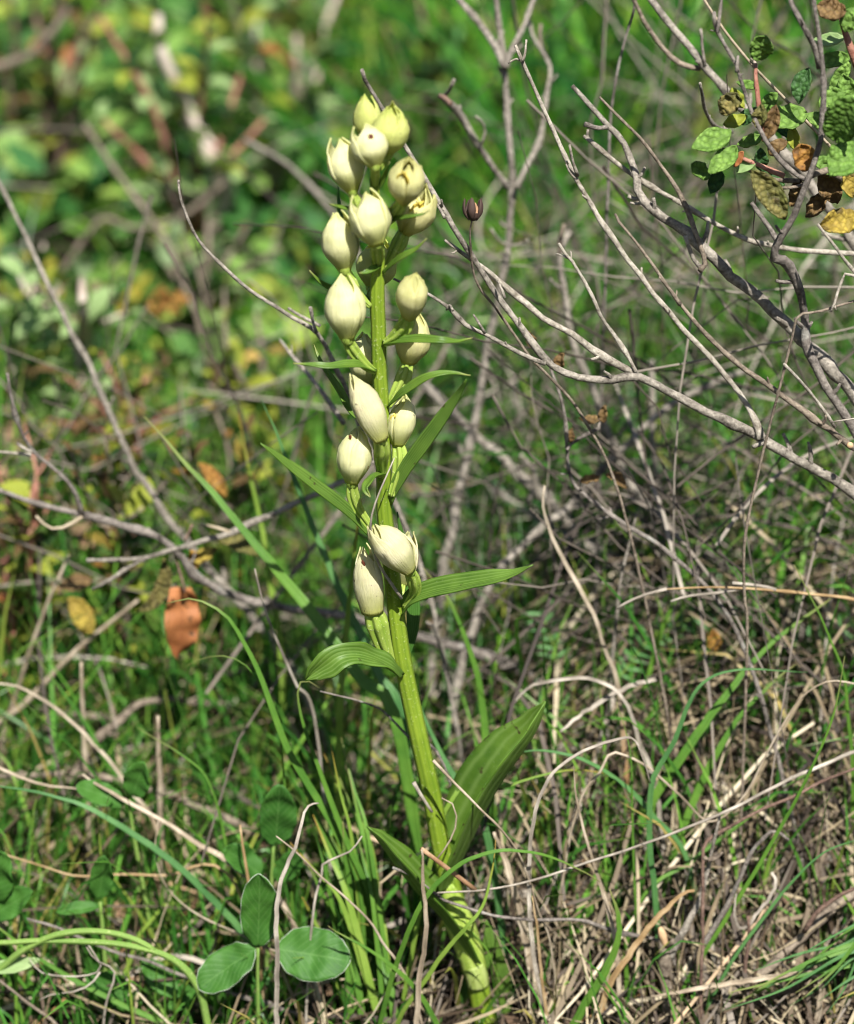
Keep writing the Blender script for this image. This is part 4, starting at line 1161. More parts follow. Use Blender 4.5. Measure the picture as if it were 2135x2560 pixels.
for c, ln, wd, ang, Y, mt, pf, cup, wv, dep in [
    ((1907, 121), 62, 60, 80, .028, CISTUS, 'round', .25, .25, -.004), ((1778, 348), 108, 64, 205, .022, CISTUS, 'ovate', .35, .30, -.006),
    ((1806, 398), 96, 54, 222, .020, CISTUS, 'ovate', .45, .30, -.006), ((1752, 425), 56, 46, 150, .024, CISTUS, 'round', .3, .3, -.002),
    ((1787, 452), 66, 40, 250, .026, CISTUS_DARK, 'ovate', .5, .4, 0), ((1972, 300), 92, 74, 20, .026, CISTUS, 'ovate', .3, .35, .006),
    ((2010, 215), 92, 48, 75, .032, CISTUS_DARK, 'ovate', .8, .3, .004), ((2118, 300), 120, 92, 60, .008, CISTUS, 'round', .35, .3, -.008),
    ((2106, 398), 104, 92, 235, .010, CISTUS, 'ovate', .35, .35, -.008), ((1920, 488), 150, 66, 305, .014, LEAF_DEAD, 'ovate', .6, .3, -.004),
    ((2012, 392), 70, 62, 110, .018, LEAF_ORANGE, 'round', .45, .5, 0), ((2096, 552), 92, 66, 190, .014, LEAF_YELLOW, 'round', .6, .6, -.004),
    ((1922, 308), 96, 44, 250, .020, LEAF_BROWN, 'ovate', .5, .7, 0), ((1822, 258), 66, 50, 230, .022, LEAF_DEAD, 'round', .7, .8, 0),
    ((2072, 97), 84, 40, 185, .034, CISTUS_PALE, 'ovate', .4, .2, .004), ((2085, 148), 90, 48, 190, .036, CISTUS, 'ovate', .5, .3, .004),
    ((2078, 22), 74, 56, 170, .026, LEAF_BROWN, 'round', .6, .9, 0), ((2098, 190), 90, 36, 235, .030, CISTUS, 'ovate', .6, .4, 0),
    ((2130, 50), 70, 50, 60, .026, CISTUS, 'ovate', .4, .3, 0), ((1870, 210), 60, 26, 170, .026, CISTUS, 'ovate', .4, .3, 0),
    ((1845, 245), 60, 34, 120, .024, CISTUS_YEL, 'ovate', .5, .6, 0), ((1875, 350), 70, 34, 200, .026, CISTUS, 'ovate', .5, .4, 0),
    ((1868, 418), 60, 30, 30, .022, CISTUS_PALE, 'ovate', .4, .3, 0), ((1905, 400), 60, 36, 95, .024, CISTUS_DARK, 'ovate', .5, .4, 0),
    ((1945, 370), 56, 36, 40, .026, LEAF_BROWN, 'round', .5, .7, 0), ((2070, 470), 90, 60, 300, .028, LEAF_BROWN, 'ovate', .6, .6, 0),
    ((2120, 460), 70, 50, 290, .020, LEAF_YELLOW, 'ovate', .5, .5, 0), ((1935, 440), 70, 34, 140, .030, CISTUS_DARK, 'ovate', .5, .4, 0),
    ((1848, 398), 44, 24, 60, .02, LEAF_RED, 'ovate', .5, .4, 0), ((1985, 345), 60, 34, 100, .03, CISTUS_YEL, 'ovate', .5, .5, 0),
    ((2050, 300), 80, 44, 160, .03, CISTUS, 'ovate', .5, .5, 0), ((2080, 250), 76, 46, 30, .026, CISTUS, 'ovate', .5, .5, 0), ((1925, 262), 70, 40, 60, .03, CISTUS, 'ovate', .5, .5, 0),
    ((1838, 300), 64, 36, 200, .03, CISTUS_YEL, 'ovate', .6, .7, 0), ((1990, 480), 76, 40, 250, .022, LEAF_BROWN, 'ovate', .7, .8, 0), ((2060, 420), 80, 44, 330, .024, CISTUS, 'ovate', .5, .5, 0),
    ((1898, 290), 60, 38, 260, .018, LEAF_DEAD, 'ovate', .8, .9, 0), ((2040, 510), 84, 44, 230, .03, LEAF_BROWN, 'ovate', .7, .8, 0), ((2125, 220), 80, 50, 120, .028, CISTUS, 'ovate', .6, .5, 0),
    ((1960, 330), 80, 40, 330, .036, CISTUS_DARK, 'ovate', .4, .4, 0), ((1868, 288), 70, 40, 210, .036, CISTUS_DARK, 'ovate', .4, .4, 0)]:
    hero_leaf(R, c, ln, wd, ang, Y, mt, pf, cup, .06, (0, -.75, .65) if cup < .6 else (-.3, -.8, .4), wv, 'leaf', dep)
# --- more twigs on the right
branch_thing('dead_twig', 'short pale twig with a drooping forked tip below the yellow leaf', 'twig', BARK_PALE,
    ([(2044, 560), (2060, 582), (2086, 614), (2110, 648), (2135, 678), (2200, 760), (2280, 900)], 8, 11, (.01, .01)),
    [([(2076, 780), (2086, 762), (2097, 726), (2106, 700), (2113, 684), (2126, 684), (2138, 690)], 6, 9, .009), ([(2090, 776), (2088, 766), (2087, 758)], 4, 5, .009)])
stalk('dry_stalk', 'thin dark bent dry stem hanging across the pale branch', 'stem', [(2260, 720), (2135, 753), (2050, 778), (1996, 790), (1980, 845), (1949, 970), (1908, 1129), (1867, 1314), (1859, 1417), (1862, 1500)], 10, (.02, .01, .016, .02), BARK_BROWN, drop=True, taper=(1, .7))
B2 = branch_thing('dead_shrub', 'blurred upright grey dead shrub stem forking into many arms', 'shrub', BARK_GREY,
    ([(1240, -40), (1240, 0), (1252, 90), (1259, 155), (1264, 214), (1272, 340), (1281, 470), (1269, 619), (1253, 721), (1221, 854), (1198, 1000), (1180, 1090)], 15, 20, (.16, .15, .14)),
    [([(1110, -70), (1150, 0), (1200, 59), (1240, 120), (1260, 165)], 15, 19, (.17, .152)), ([(1352, -40), (1333, 0), (1310, 60), (1291, 101), (1275, 140), (1263, 170)], 14, 17, (.17, .152)),
     ([(1135, 200), (1124, 225), (1111, 245), (1142, 272), (1187, 351), (1216, 395), (1270, 468)], 12, 16, (.12, .14)), ([(1100, 240), (1112, 244), (1128, 262)], 16, 14, .12, BARK_RED),
     ([(1322, 50), (1334, 92), (1355, 128), (1376, 171), (1366, 240), (1350, 352), (1316, 415), (1291, 468)], 10, 15, (.18, .145)), ([(1352, 60), (1350, 96), (1356, 128)], 10, 10, .178, BARK_BROWN),
     ([(1228, 572), (1245, 600), (1268, 615), (1300, 612), (1322, 600)], 8, 9, .14), ([(1188, 290), (1205, 305), (1212, 330), (1203, 362)], 7, 7, .13)])
branch_thing('dead_twig', 'pale straight twig with a broken white tip crossing the thick branch', 'twig', BARK_PALE,
    ([(1460, 340), (1475, 352), (1574, 432), (1707, 512), (1841, 587), (1948, 619), (2135, 635), (2300, 650), (2400, 760)], 12, 15, (.06, .05, .06)), [([(1470, 325), (1468, 340), (1478, 354)], 8, 9, .06)])
branch_thing('dead_branch', 'blurred brownish branch sloping down behind the crinkled leaves', 'branch', BARK_GREY,
    ([(1600, -40), (1627, 0), (1713, 107), (1760, 165), (1803, 214), (1850, 262), (1960, 380), (2100, 560), (2260, 800)], 20, 26, (.10, .09, .08)),
    [([(1560, -50), (1584, 0), (1627, 80), (1680, 144), (1715, 165), (1752, 172)], 13, 15, .095, BARK_BROWN), ([(1752, 72), (1757, 110), (1762, 165)], 8, 9, .09), ([(1750, 208), (1755, 240), (1765, 280), (1787, 315), (1830, 330)], 9, 10, (.06, .085))])
stalk('dry_stalk', 'thin dark upright stem behind the thick grey branch tip', 'stem', [(1600, -60), (1584, 27), (1560, 110), (1542, 187), (1526, 304), (1520, 480), (1510, 800)], 9, (.11, .11), BARK_DARK, drop=True, taper=(1, .8))
stalk('dry_stalk', 'thin straight pale stem crossing behind the rockrose leaves', 'stem', [(1745, -30), (1761, 0), (1814, 80), (1883, 165), (1960, 245), (2022, 310), (2180, 470)], 10, (.036, .034, .05), BARK_TAN, taper=(1, .8), drop=True)
branch_thing('dead_branch', 'pale brown stick leaning up to the right through the twig tangle', 'branch', BARK_GREY,
    ([(1860, 930), (1805, 949), (1672, 1016), (1569, 1108), (1492, 1191), (1440, 1250)], 18, 20, (.15, .12, .11)))
branch_thing('dead_branch', 'stout blurred brown branch slanting down towards the lower right', 'branch', BARK_GREY,
    ([(1060, 960), (1150, 1050), (1235, 1129), (1338, 1221), (1441, 1329), (1554, 1422), (1646, 1509), (1749, 1602), (1826, 1674), (1900, 1740)], 24, 32, (.15, .13, .12)),
    [([(1235, 1225), (1330, 1290), (1420, 1340), (1500, 1385)], 20, 24, (.16, .125))])
branch_thing('dead_branch', 'long thin blurred grey stem bending down behind the forked branch', 'branch', BARK_GREY,
    ([(1424, 577), (1400, 641), (1414, 748), (1430, 851), (1465, 930), (1492, 995), (1538, 1134), (1595, 1237), (1662, 1314), (1749, 1381), (1826, 1432), (1910, 1500)], 17, 26, (.13, .12, .11)),
    [([(1300, 1135), (1340, 1190), (1320, 1260)], 12, 13, .12), ([(1410, 560), (1404, 590), (1400, 640)], 12, 12, .13, BARK_BROWN)])
stalk('dry_stalk', 'upright blurred grey stick standing in the twig tangle', 'stem', [(1628, 900), (1631, 980), (1633, 1108), (1646, 1263), (1651, 1417), (1667, 1622), (1674, 1720)], 23, (.15, .14), BARK_GREY, drop=True, taper=(1, .8))
t20 = branch_thing('dry_herb', 'thin dark brown herb stalk with curled brown leaves', 'herb', BARK_DARK,
    ([(1372, 905), (1379, 928), (1405, 1006), (1417, 1088), (1420, 1170), (1440, 1215), (1490, 1260)], 8, 11, .05), [([(1500, 1045), (1497, 1072), (1456, 1093), (1425, 1113), (1417, 1125)], 8, 8, .05, BARK_DARK)])
for c, ln, wd, ang, mt in [((1476, 1046), 60, 26, 180, LEAF_BROWN), ((1512, 1035), 44, 22, 80, LEAF_BROWN), ((1540, 1205), 64, 36, 330, LEAF_BROWN), ((1330, 850), 50, 26, 110, LEAF_BROWN), ((1404, 905), 44, 30, 70, LEAF_BROWN), ((1430, 1090), 40, 20, 90, LEAF_BROWN), ((1475, 1195), 50, 24, 190, LEAF_BROWN)]:
    hero_leaf(t20, c, ln, wd, ang, .052, mt, 'ovate', .7, .1, (0, -.6, .8), .7)
stalk('dry_grass_stalk', 'long curved dead grass blade with a rusty lower half', 'dry grass', [(1362, 1214), (1358, 1263), (1379, 1340), (1415, 1412), (1456, 1484), (1487, 1545), (1510, 1620)], 16, (.05, .045), STRAW_TIP, 'ribbon', True, profile='straw')
stalk('dry_stalk', 'thin grey twig standing upright beside the blurred brown branch', 'stem', [(1592, 1283), (1574, 1355), (1559, 1417), (1549, 1468), (1540, 1560)], 12, .06, BARK_GREY, drop=True)
# dry seed capsule on its stalk
cp = at(1183, 552, .02)
cap = empty('seed_capsule', at(1240, 790, .03), 'open dark brown star-shaped seed capsule on a thin bent stalk', 'seed capsule')
twig_part('stalk', [(1180, 552), (1175, 587), (1183, 680), (1205, 728), (1240, 770), (1300, 860)], 5, 7, (.02, .03), BARK_BROWN, cap, True)
m = pxm(cp) * .86
link_mesh('cup', tube_mesh('cup', [cp, cp + UPV * 8 * m, cp + UPV * 20 * m], [6 * m, 17 * m, 23 * m], CAPSULE, 14, 8), cap)
link_mesh('lining', tube_mesh('lining', [cp + UPV * 14 * m, cp + UPV * 30 * m, cp + UPV * 52 * m], [20 * m, 20 * m, 8 * m], CAPSULE_IN, 10, 8), cap)
for k in range(5):
    ph = 2 * math.pi * k / 5 + .5
    d = RIGHT * math.cos(ph) + TO_CAM * math.sin(ph)
    P = [cp + UPV * 2 * m + d * 12 * m, cp + UPV * 20 * m + d * 27 * m, cp + UPV * 42 * m + d * 30 * m, cp + UPV * 64 * m + d * 25 * m]
    solid(link_mesh('valve', ribbon_mesh('valve', P, 12 * m, CAPSULE, 'ovate', 10, 4, .5, -d), cap), .0004)

# --- left-hand twigs
L1 = branch_thing('rockrose_branch', 'dark rough twig hung with a red leaf and a curled brown one', 'branch', BARK_DARK,
    ([(-120, 1195), (0, 1227), (103, 1262), (206, 1286), (308, 1314), (370, 1334), (421, 1360), (452, 1386), (488, 1437), (540, 1473), (617, 1499), (720, 1520), (848, 1535), (960, 1570)], 13, 24, (.09, .08, .075, .085, .09)),
    [([(18, 934), (30, 1000), (41, 1047), (77, 1124), (129, 1165), (175, 1211), (195, 1250), (206, 1286)], 9, 12, (.07, .08)), ([(42, 1108), (60, 1120), (80, 1130)], 6, 7, .072, BARK_GREY),
     ([(-80, 1118), (0, 1129), (40, 1133), (78, 1138)], 8, 9, .073, BARK_PALE), ([(90, 1290), (120, 1318), (152, 1322), (206, 1292)], 8, 9, .078, BARK_TAN),
     ([(216, 1401), (308, 1399), (360, 1395), (411, 1381), (514, 1350), (617, 1314), (745, 1257), (863, 1201), (900, 1185)], 13, 16, (.07, .075, .085), BARK_GREY), ([(231, 1473), (270, 1450), (308, 1427), (360, 1397)], 11, 12, .072, BARK_GREY),
     ([(430, 1366), (442, 1400), (455, 1450), (462, 1480)], 6, 9, .076, BARK_RED), ([(462, 1350), (470, 1335), (482, 1310)], 8, 9, .077, BARK_RED), ([(500, 1310), (540, 1318), (575, 1330)], 7, 8, .076, BARK_TAN)])
hero_leaf(L1, (447, 1556), 176, 92, 268, .078, LEAF_RED, 'strap', .3, .05, (0.25, -1, .3), .45, n=24, cols=12)
hero_leaf(L1, (378, 1462), 150, 42, 245, .08, LEAF_DEAD, 'ovate', .6, .22, (-.2, -1, .3), .2)
hero_leaf(L1, (505, 1385), 80, 40, 200, .08, LEAF_YELLOW, 'ovate', .5, .1, None, .3)
hero_leaf(L1, (600, 1370), 110, 50, 340, .085, LEAF_DEAD, 'ovate', .5, .1, None, .3)
hero_leaf(L1, (480, 1400), 50, 34, 280, .08, LEAF_ORANGE, 'ovate', .5, .1, None, .3)
branch_thing('dead_branch', 'long straight blurred grey branch running diagonally down the left', 'branch', BARK_GREY,
    ([(-110, 250), (0, 463), (77, 617), (129, 730), (170, 812), (221, 905), (247, 970), (288, 1067), (329, 1155), (380, 1237), (452, 1335), (520, 1420)], 12, 19, (.16, .13, .12)))
branch_thing('dead_twig', 'slender bowed grey twig pointing up left of the orchid', 'twig', BARK_GREY,
    ([(446, 450), (448, 475), (457, 514), (493, 596), (545, 653), (617, 720), (720, 786), (792, 833), (830, 900), (880, 1010), (920, 1110)], 7, 13, (.05, .045, .06)),
    [([(776, 768), (782, 795), (792, 833)], 9, 9, .046), ([(720, 770), (760, 795), (800, 815)], 8, 9, .055), ([(700, 850), (740, 900), (790, 960), (860, 1060)], 10, 13, (.09, .07))])
stalk('dry_stalk', 'thin straight pale dead stalk below the long green blades', 'stem', [(637, 1422), (650, 1480), (668, 1540), (700, 1620), (740, 1710)], 9, (.03, .04), STRAW_GREY, drop=True)
stalk('dry_stalk', 'broad blurred straw stalk slanting up to the red leaf', 'stem', [(345, 1500), (290, 1545), (206, 1612), (118, 1700), (60, 1760)], 20, .10, STRAW, drop=True)
stalk('dry_stalk', 'short blurred straw stalk standing left of the yellow leaf', 'stem', [(172, 1388), (145, 1450), (118, 1509), (62, 1664), (40, 1740)], 15, .10, STRAW, drop=True)
stalk('dry_stalk', 'upright blurred tan stick in the grass by the left edge', 'stem', [(203, 1655), (204, 1720), (208, 1800), (212, 1880)], 18, .07, STRAW, drop=True)
stalk('dry_stalk', 'short upright straw stump between the green blades', 'stem', [(395, 1790), (396, 1860), (399, 1960)], 18, .05, STRAW, drop=True)
branch_thing('dead_branch', 'blurred brown branch arching low over the grass on the left', 'branch', BARK_BROWN,
    ([(560, 1760), (480, 1755), (405, 1748), (340, 1765), (285, 1810), (240, 1862), (190, 1930), (150, 2000)], 18, 24, (.12, .09, .08)), [([(80, 1770), (180, 1785), (300, 1800)], 14, 16, (.12, .1))])
branch_thing('dead_branch', 'long low blurred branch lying in the litter at far left', 'branch', BARK_BROWN,
    ([(-60, 1940), (60, 1940), (180, 1935), (330, 1960), (480, 2010), (620, 2075)], 16, 20, (.075, .06)))

# --- loose fallen or yellowing leaves
def loose_leaf(label, c, ln, wd, ang, Y, mat, cup=.4, nrm=None, wave=.3, profile='ovate'):
    o = hero_leaf(None, c, ln, wd, ang, Y, mat, profile, cup, .06, nrm, wave, 'dead_leaf')
    settle(o, at(c[0], c[1], Y))
    return tag(o, label, 'leaf')
loose_leaf('yellow leaf hanging in the grass left of the red leaf', (198, 1540), 110, 58, 300, .10, LEAF_YELLOW)
loose_leaf('tan dead leaf just above the yellow hanging leaf', (190, 1455), 90, 50, 190, .11, LEAF_BROWN)
loose_leaf('small bright orange leaf low among grey sticks and vetch', (1786, 1600), 56, 40, 100, .07, LEAF_ORANGE)
loose_leaf('orange brown leaf caught beside the long green blades', (530, 1200), 110, 38, 310, .12, LEAF_ORANGE)

# --- green blades on the left
stalk('grass_stalk', 'broad straight green blade slanting past the red leaf', 'grass blade', [(362, 1042), (463, 1155), (565, 1273), (668, 1396), (771, 1520), (833, 1602), (905, 1700)], 32, (.07, .055, .04), GRASS_A, 'ribbon', True, profile='blade', wob=.001)
stalk('grass_stalk', 'dark green curved blade rising just left of the orchid', 'grass blade', [(653, 998), (694, 1088), (745, 1221), (802, 1365), (863, 1509), (905, 1590), (950, 1690)], 24, (.07, .06, .05), GRASS_B, 'ribbon', True, profile='blade', wob=.001)
stalk('grass_stalk', 'thin upright yellow-green blade behind the crossing twigs', 'grass blade', [(596, 1031), (617, 1150), (642, 1263), (663, 1365), (680, 1480)], 17, (.11, .10), GRASS_Y, 'ribbon', True, profile='blade')
stalk('grass_stalk', 'upright yellow-green blade behind the lowest buds', 'grass blade', [(905, 1235), (893, 1320), (880, 1440), (868, 1560), (860, 1660)], 20, (.05, .05), GRASS_Y, 'ribbon', True, profile='blade')
stalk('grass_stalk', 'green blade leaning away right of the lower stem', 'grass blade', [(1058, 1420), (1110, 1480), (1150, 1560), (1185, 1660), (1205, 1760), (1215, 1860)], 20, (.05, .045), GRASS_A, 'ribbon', True, profile='blade')
stalk('grass_stalk', 'blue-green blade crossing behind the stem foot', 'grass blade', [(1030, 1700), (1060, 1790), (1100, 1880), (1140, 1950)], 20, (.03, .02), GRASS_B, 'ribbon', True, profile='blade')
stalk('grass_stalk', 'long arched blue-green blade lying over the left litter', 'grass blade', [(-80, 1960), (0, 1966), (129, 1989), (231, 2025), (334, 2087), (437, 2159), (514, 2231), (596, 2318), (640, 2400)], 17, (.02, .012), GRASS_B, 'ribbon', True, profile='blade', wob=.001)
stalk('grass_stalk', 'hair-thin green blade curving over beside the tan stump', 'grass blade', [(344, 1819), (390, 1848), (437, 1876), (504, 1927), (535, 1989), (555, 2061), (571, 2138), (601, 2215), (620, 2320)], 8, (.03, .02), GRASS_A, 'ribbon', True, profile='blade', wob=.001)
stalk('grass_stalk', 'long green blade sloping across the lower left corner', 'grass blade', [(-60, 2280), (0, 2323), (103, 2400), (206, 2462), (308, 2513), (411, 2560), (480, 2600)], 14, (-.002, -.004), GRASS_A, 'ribbon', True, profile='blade', wob=.001)

# --- the grass tuft to the left of the orchid's foot
T = empty('grass_tuft', on_ground(935, 2540), 'dense tuft of bright green grass left of the orchid foot', 'grass tuft')
def tuft_blade(pts, w, Y, mat, nrm=None):
    SEED[0] += 1
    P = dropped(course(pts, Y, .001, SEED[0]), .015)
    solid(link_mesh('blade', ribbon_mesh('blade', P[::-1], w / 2 * pxm(P[0]), mat, 'blade', 40, 4, .35, nrm, (0, .3), .1, SEED[0]), T), .0002)
tuft_blade([(408, 1511), (450, 1501), (493, 1499), (565, 1540), (612, 1612), (648, 1684), (684, 1783), (720, 1876), (771, 1963), (822, 2046), (874, 2148), (905, 2235), (935, 2340), (960, 2450)], 20, (.025, .015, .008), GRASS_A)
tuft_blade([(468, 1664), (510, 1645), (560, 1640), (610, 1660), (650, 1710), (670, 1770)], 6, (.02, .02), GRASS_A)
tuft_blade([(800, 1720), (761, 1700), (744, 1727), (756, 1804), (792, 1907), (833, 2020), (874, 2123), (905, 2190), (940, 2290), (965, 2400)], 16, (.012, .01, .006), GRASS_A)
tuft_blade([(720, 1880), (760, 1960), (790, 2040), (840, 2140), (890, 2260), (930, 2380), (950, 2480)], 18, (.02, .01), GRASS_A)
rt = random.Random(5)
for k in range(26):
    bx, by = rt.uniform(860, 985), rt.uniform(2380, 2560)
    tx = bx - rt.uniform(20, 190) + (60 if rt.random() < .2 else 0)
    ty = by - rt.uniform(240, 560)
    mx, my = bx - (bx - tx) * rt.uniform(.2, .45), by - (by - ty) * .55
    Yb = rt.uniform(-.004, .016)
    tuft_blade([(tx, ty), ((tx + mx) / 2 + rt.uniform(-8, 8), (ty + my) / 2), (mx, my), (bx, by)], rt.uniform(11, 20), (Yb + rt.uniform(0, .03), Yb), GRASS_A if rt.random() < .7 else GRASS_Y)

T = empty('grass_tuft', at(2230, 2330, .01), 'blue-green grass tuft spilling in over the fallen branch', 'grass tuft')
for k in range(16):
    bx, by = rt.uniform(2170, 2290), rt.uniform(2240, 2420)
    tx, ty = rt.uniform(1780, 2080), rt.uniform(2400, 2590)
    Yb = rt.uniform(-.016, .0)
    tuft_blade([(tx, ty), (tx + (bx - tx) * .35, ty + (by - ty) * rt.uniform(.3, .5)), (tx + (bx - tx) * .7, ty + (by - ty) * rt.uniform(.7, .95)), (bx, by)], rt.uniform(10, 19), (Yb - .01, Yb), GRASS_A if rt.random() < .5 else GRASS_B)

# --- blades and stalks close to the orchid's foot
stalk('grass_stalk', 'long thin green blade arching over the orchid foot', 'grass blade', [(1500, 2205), (1450, 2175), (1362, 2138), (1260, 2126), (1178, 2146), (1116, 2187), (1063, 2245), (1022, 2327), (985, 2429), (952, 2552), (945, 2600)], 13, (-.012, -.022, -.022, -.012), GRASS_A, 'ribbon', True, profile='blade', wob=.001)
stalk('grass_stalk', 'kinked green blade with a dry orange tip before the sheath', 'grass blade', [(1239, 2098), (1236, 2140), (1227, 2192), (1206, 2265), (1169, 2314), (1112, 2380), (1063, 2450), (1014, 2519), (990, 2570)], 13, (-.014, -.022, -.016), GRASS_Y, 'ribbon', True, profile='blade', wob=.001)
stalk('grass_stalk', 'green blade curving down left of the orchid sheath', 'grass blade', [(820, 2315), (850, 2335), (932, 2380), (1006, 2437), (1055, 2495), (1092, 2560), (1105, 2600)], 13, (-.02, -.016), GRASS_A, 'ribbon', True, profile='blade', wob=.001)
stalk('dry_grass_stalk', 'thin grey flattened straw draped against the orchid stem', 'straw', [(986, 1145), (975, 1170), (960, 1204), (938, 1258), (927, 1304), (930, 1356), (948, 1412), (976, 1456), (1004, 1496)], 9, (-.012, -.015, -.018, -.010, -.007), STRAW_GREY, 'tube', taper=(1.2, .35), wob=0)
stalk('dry_grass_stalk', 'pale straw lying across the broad orchid leaf', 'straw', [(1083, 1901), (1137, 1958), (1206, 2028), (1255, 2077), (1300, 2140), (1340, 2260)], 8, (-.014, -.02, -.01), STRAW, 'tube', taper=(.8, 1), wob=0, drop=True)
stalk('dry_grass_stalk', 'rusty flat straw lying against the clasping leaf', 'straw', [(1053, 2122), (1100, 2158), (1150, 2196), (1188, 2224)], 15, (-.022, -.016), STRAW_ORANGE, 'tube', taper=(1, .9), wob=0)
stalk('dry_grass_stalk', 'upright tan straw bent over in front of the clasping leaf', 'straw', [(1055, 2124), (1057, 2212), (1065, 2294), (1061, 2372), (1047, 2470), (1040, 2570)], 16, (-.024, -.02), STRAW, 'ribbon', True, profile='straw', wob=0)
stalk('dry_grass_stalk', 'curled thin tan straw hooked around the orchid leaf base', 'straw', [(1104, 1995), (1128, 2005), (1142, 2040), (1135, 2080), (1110, 2125), (1090, 2150)], 6, (-.01, -.014), STRAW, 'tube', taper=(1, .7), wob=0)
stalk('dead_twig', 'dark knotty twig resting against the orchid sheath', 'twig', [(981, 2169), (1026, 2187), (1060, 2212), (1092, 2237), (1116, 2253), (1178, 2273), (1260, 2294), (1350, 2300), (1448, 2300), (1540, 2330)], 11, (-.016, -.016, -.014, -.004), BARK_DARK, drop=True, taper=(1, .6), rough=.35, wob=0)
stalk('dead_twig', 'short grey splinter leaning on the stem above its foot', 'twig', [(1034, 1956), (1052, 1990), (1080, 2030)], 13, (-.006, -.006), STRAW_GREY, taper=(.7, .9), wob=0)
stalk('dry_grass_stalk', 'long straight grey straw crossing from the sheath to the right edge', 'straw', [(1092, 2232), (1219, 2224), (1342, 2198), (1492, 2148), (1620, 2107), (1749, 2056), (1852, 2010), (1955, 1958), (2057, 1912), (2135, 1881), (2260, 1850)], 11, (-.018, -.012, .0, .02), STRAW_GREY, 'tube', taper=(1.2, .5), wob=.001, drop=True)
stalk('dry_grass_stalk', 'wiry tan straw looping high over the litter on the right', 'straw', [(2180, 1725), (2135, 1709), (2068, 1704), (2006, 1742), (1955, 1814), (1914, 1891), (1867, 1979), (1826, 2030), (1785, 2053), (1759, 2048), (1698, 1989), (1626, 1922), (1554, 1886), (1523, 1886), (1500, 1930)], 8, (.02, .012, .01), STRAW, 'tube', taper=(1, .6), wob=.001, drop=True)
stalk('dry_grass_stalk', 'tall pale dead blade arching beside the broad orchid leaf', 'dry grass', [(1626, 1958), (1605, 1891), (1585, 1850), (1554, 1845), (1466, 1876), (1405, 1912), (1363, 1963), (1338, 2030), (1325, 2123), (1322, 2225), (1333, 2380), (1353, 2482), (1374, 2560), (1384, 2610)], 12, (.0, -.008, -.012, -.01), STRAW_GREY, 'ribbon', True, profile='straw', wob=.001)
stalk('dry_grass_stalk', 'upright tapering tan dead blade right of the orchid leaf', 'dry grass', [(1433, 1907), (1441, 1994), (1461, 2081), (1492, 2184), (1523, 2287), (1543, 2395), (1549, 2560), (1552, 2600)], 12, (-.004, -.01), STRAW, 'ribbon', True, profile='blade', wob=.001)
stalk('dry_grass_stalk', 'broad tan dead stalk leaning behind the orchid foot', 'dry grass', [(1235, 2080), (1262, 2150), (1290, 2240), (1312, 2340), (1330, 2440), (1372, 2570)], 22, (.006, .0), STRAW, 'ribbon', True, profile='straw', wob=.001)
stalk('dry_grass_stalk', 'rusty brown dead blade standing near the lower edge', 'dry grass', [(1330, 2240), (1345, 2330), (1352, 2420), (1362, 2500), (1372, 2580)], 9, (-.012, -.012), STRAW_WARM, 'ribbon', True, profile='straw')
stalk('dry_grass_stalk', 'short pale broken straw beside the lit blade tip', 'straw', [(1400, 1830), (1450, 1790), (1520, 1745), (1580, 1715), (1640, 1700)], 14, (.03, .04), STRAW_GREY, 'ribbon', profile='straw')
stalk('dry_grass_stalk', 'curved pale dead blade above the tall arching one', 'dry grass', [(1262, 1800), (1290, 1750), (1330, 1715), (1400, 1700), (1470, 1696), (1530, 1720), (1570, 1770), (1600, 1860)], 13, (.035, .03, .03), STRAW_GREY, 'ribbon', True, profile='straw')

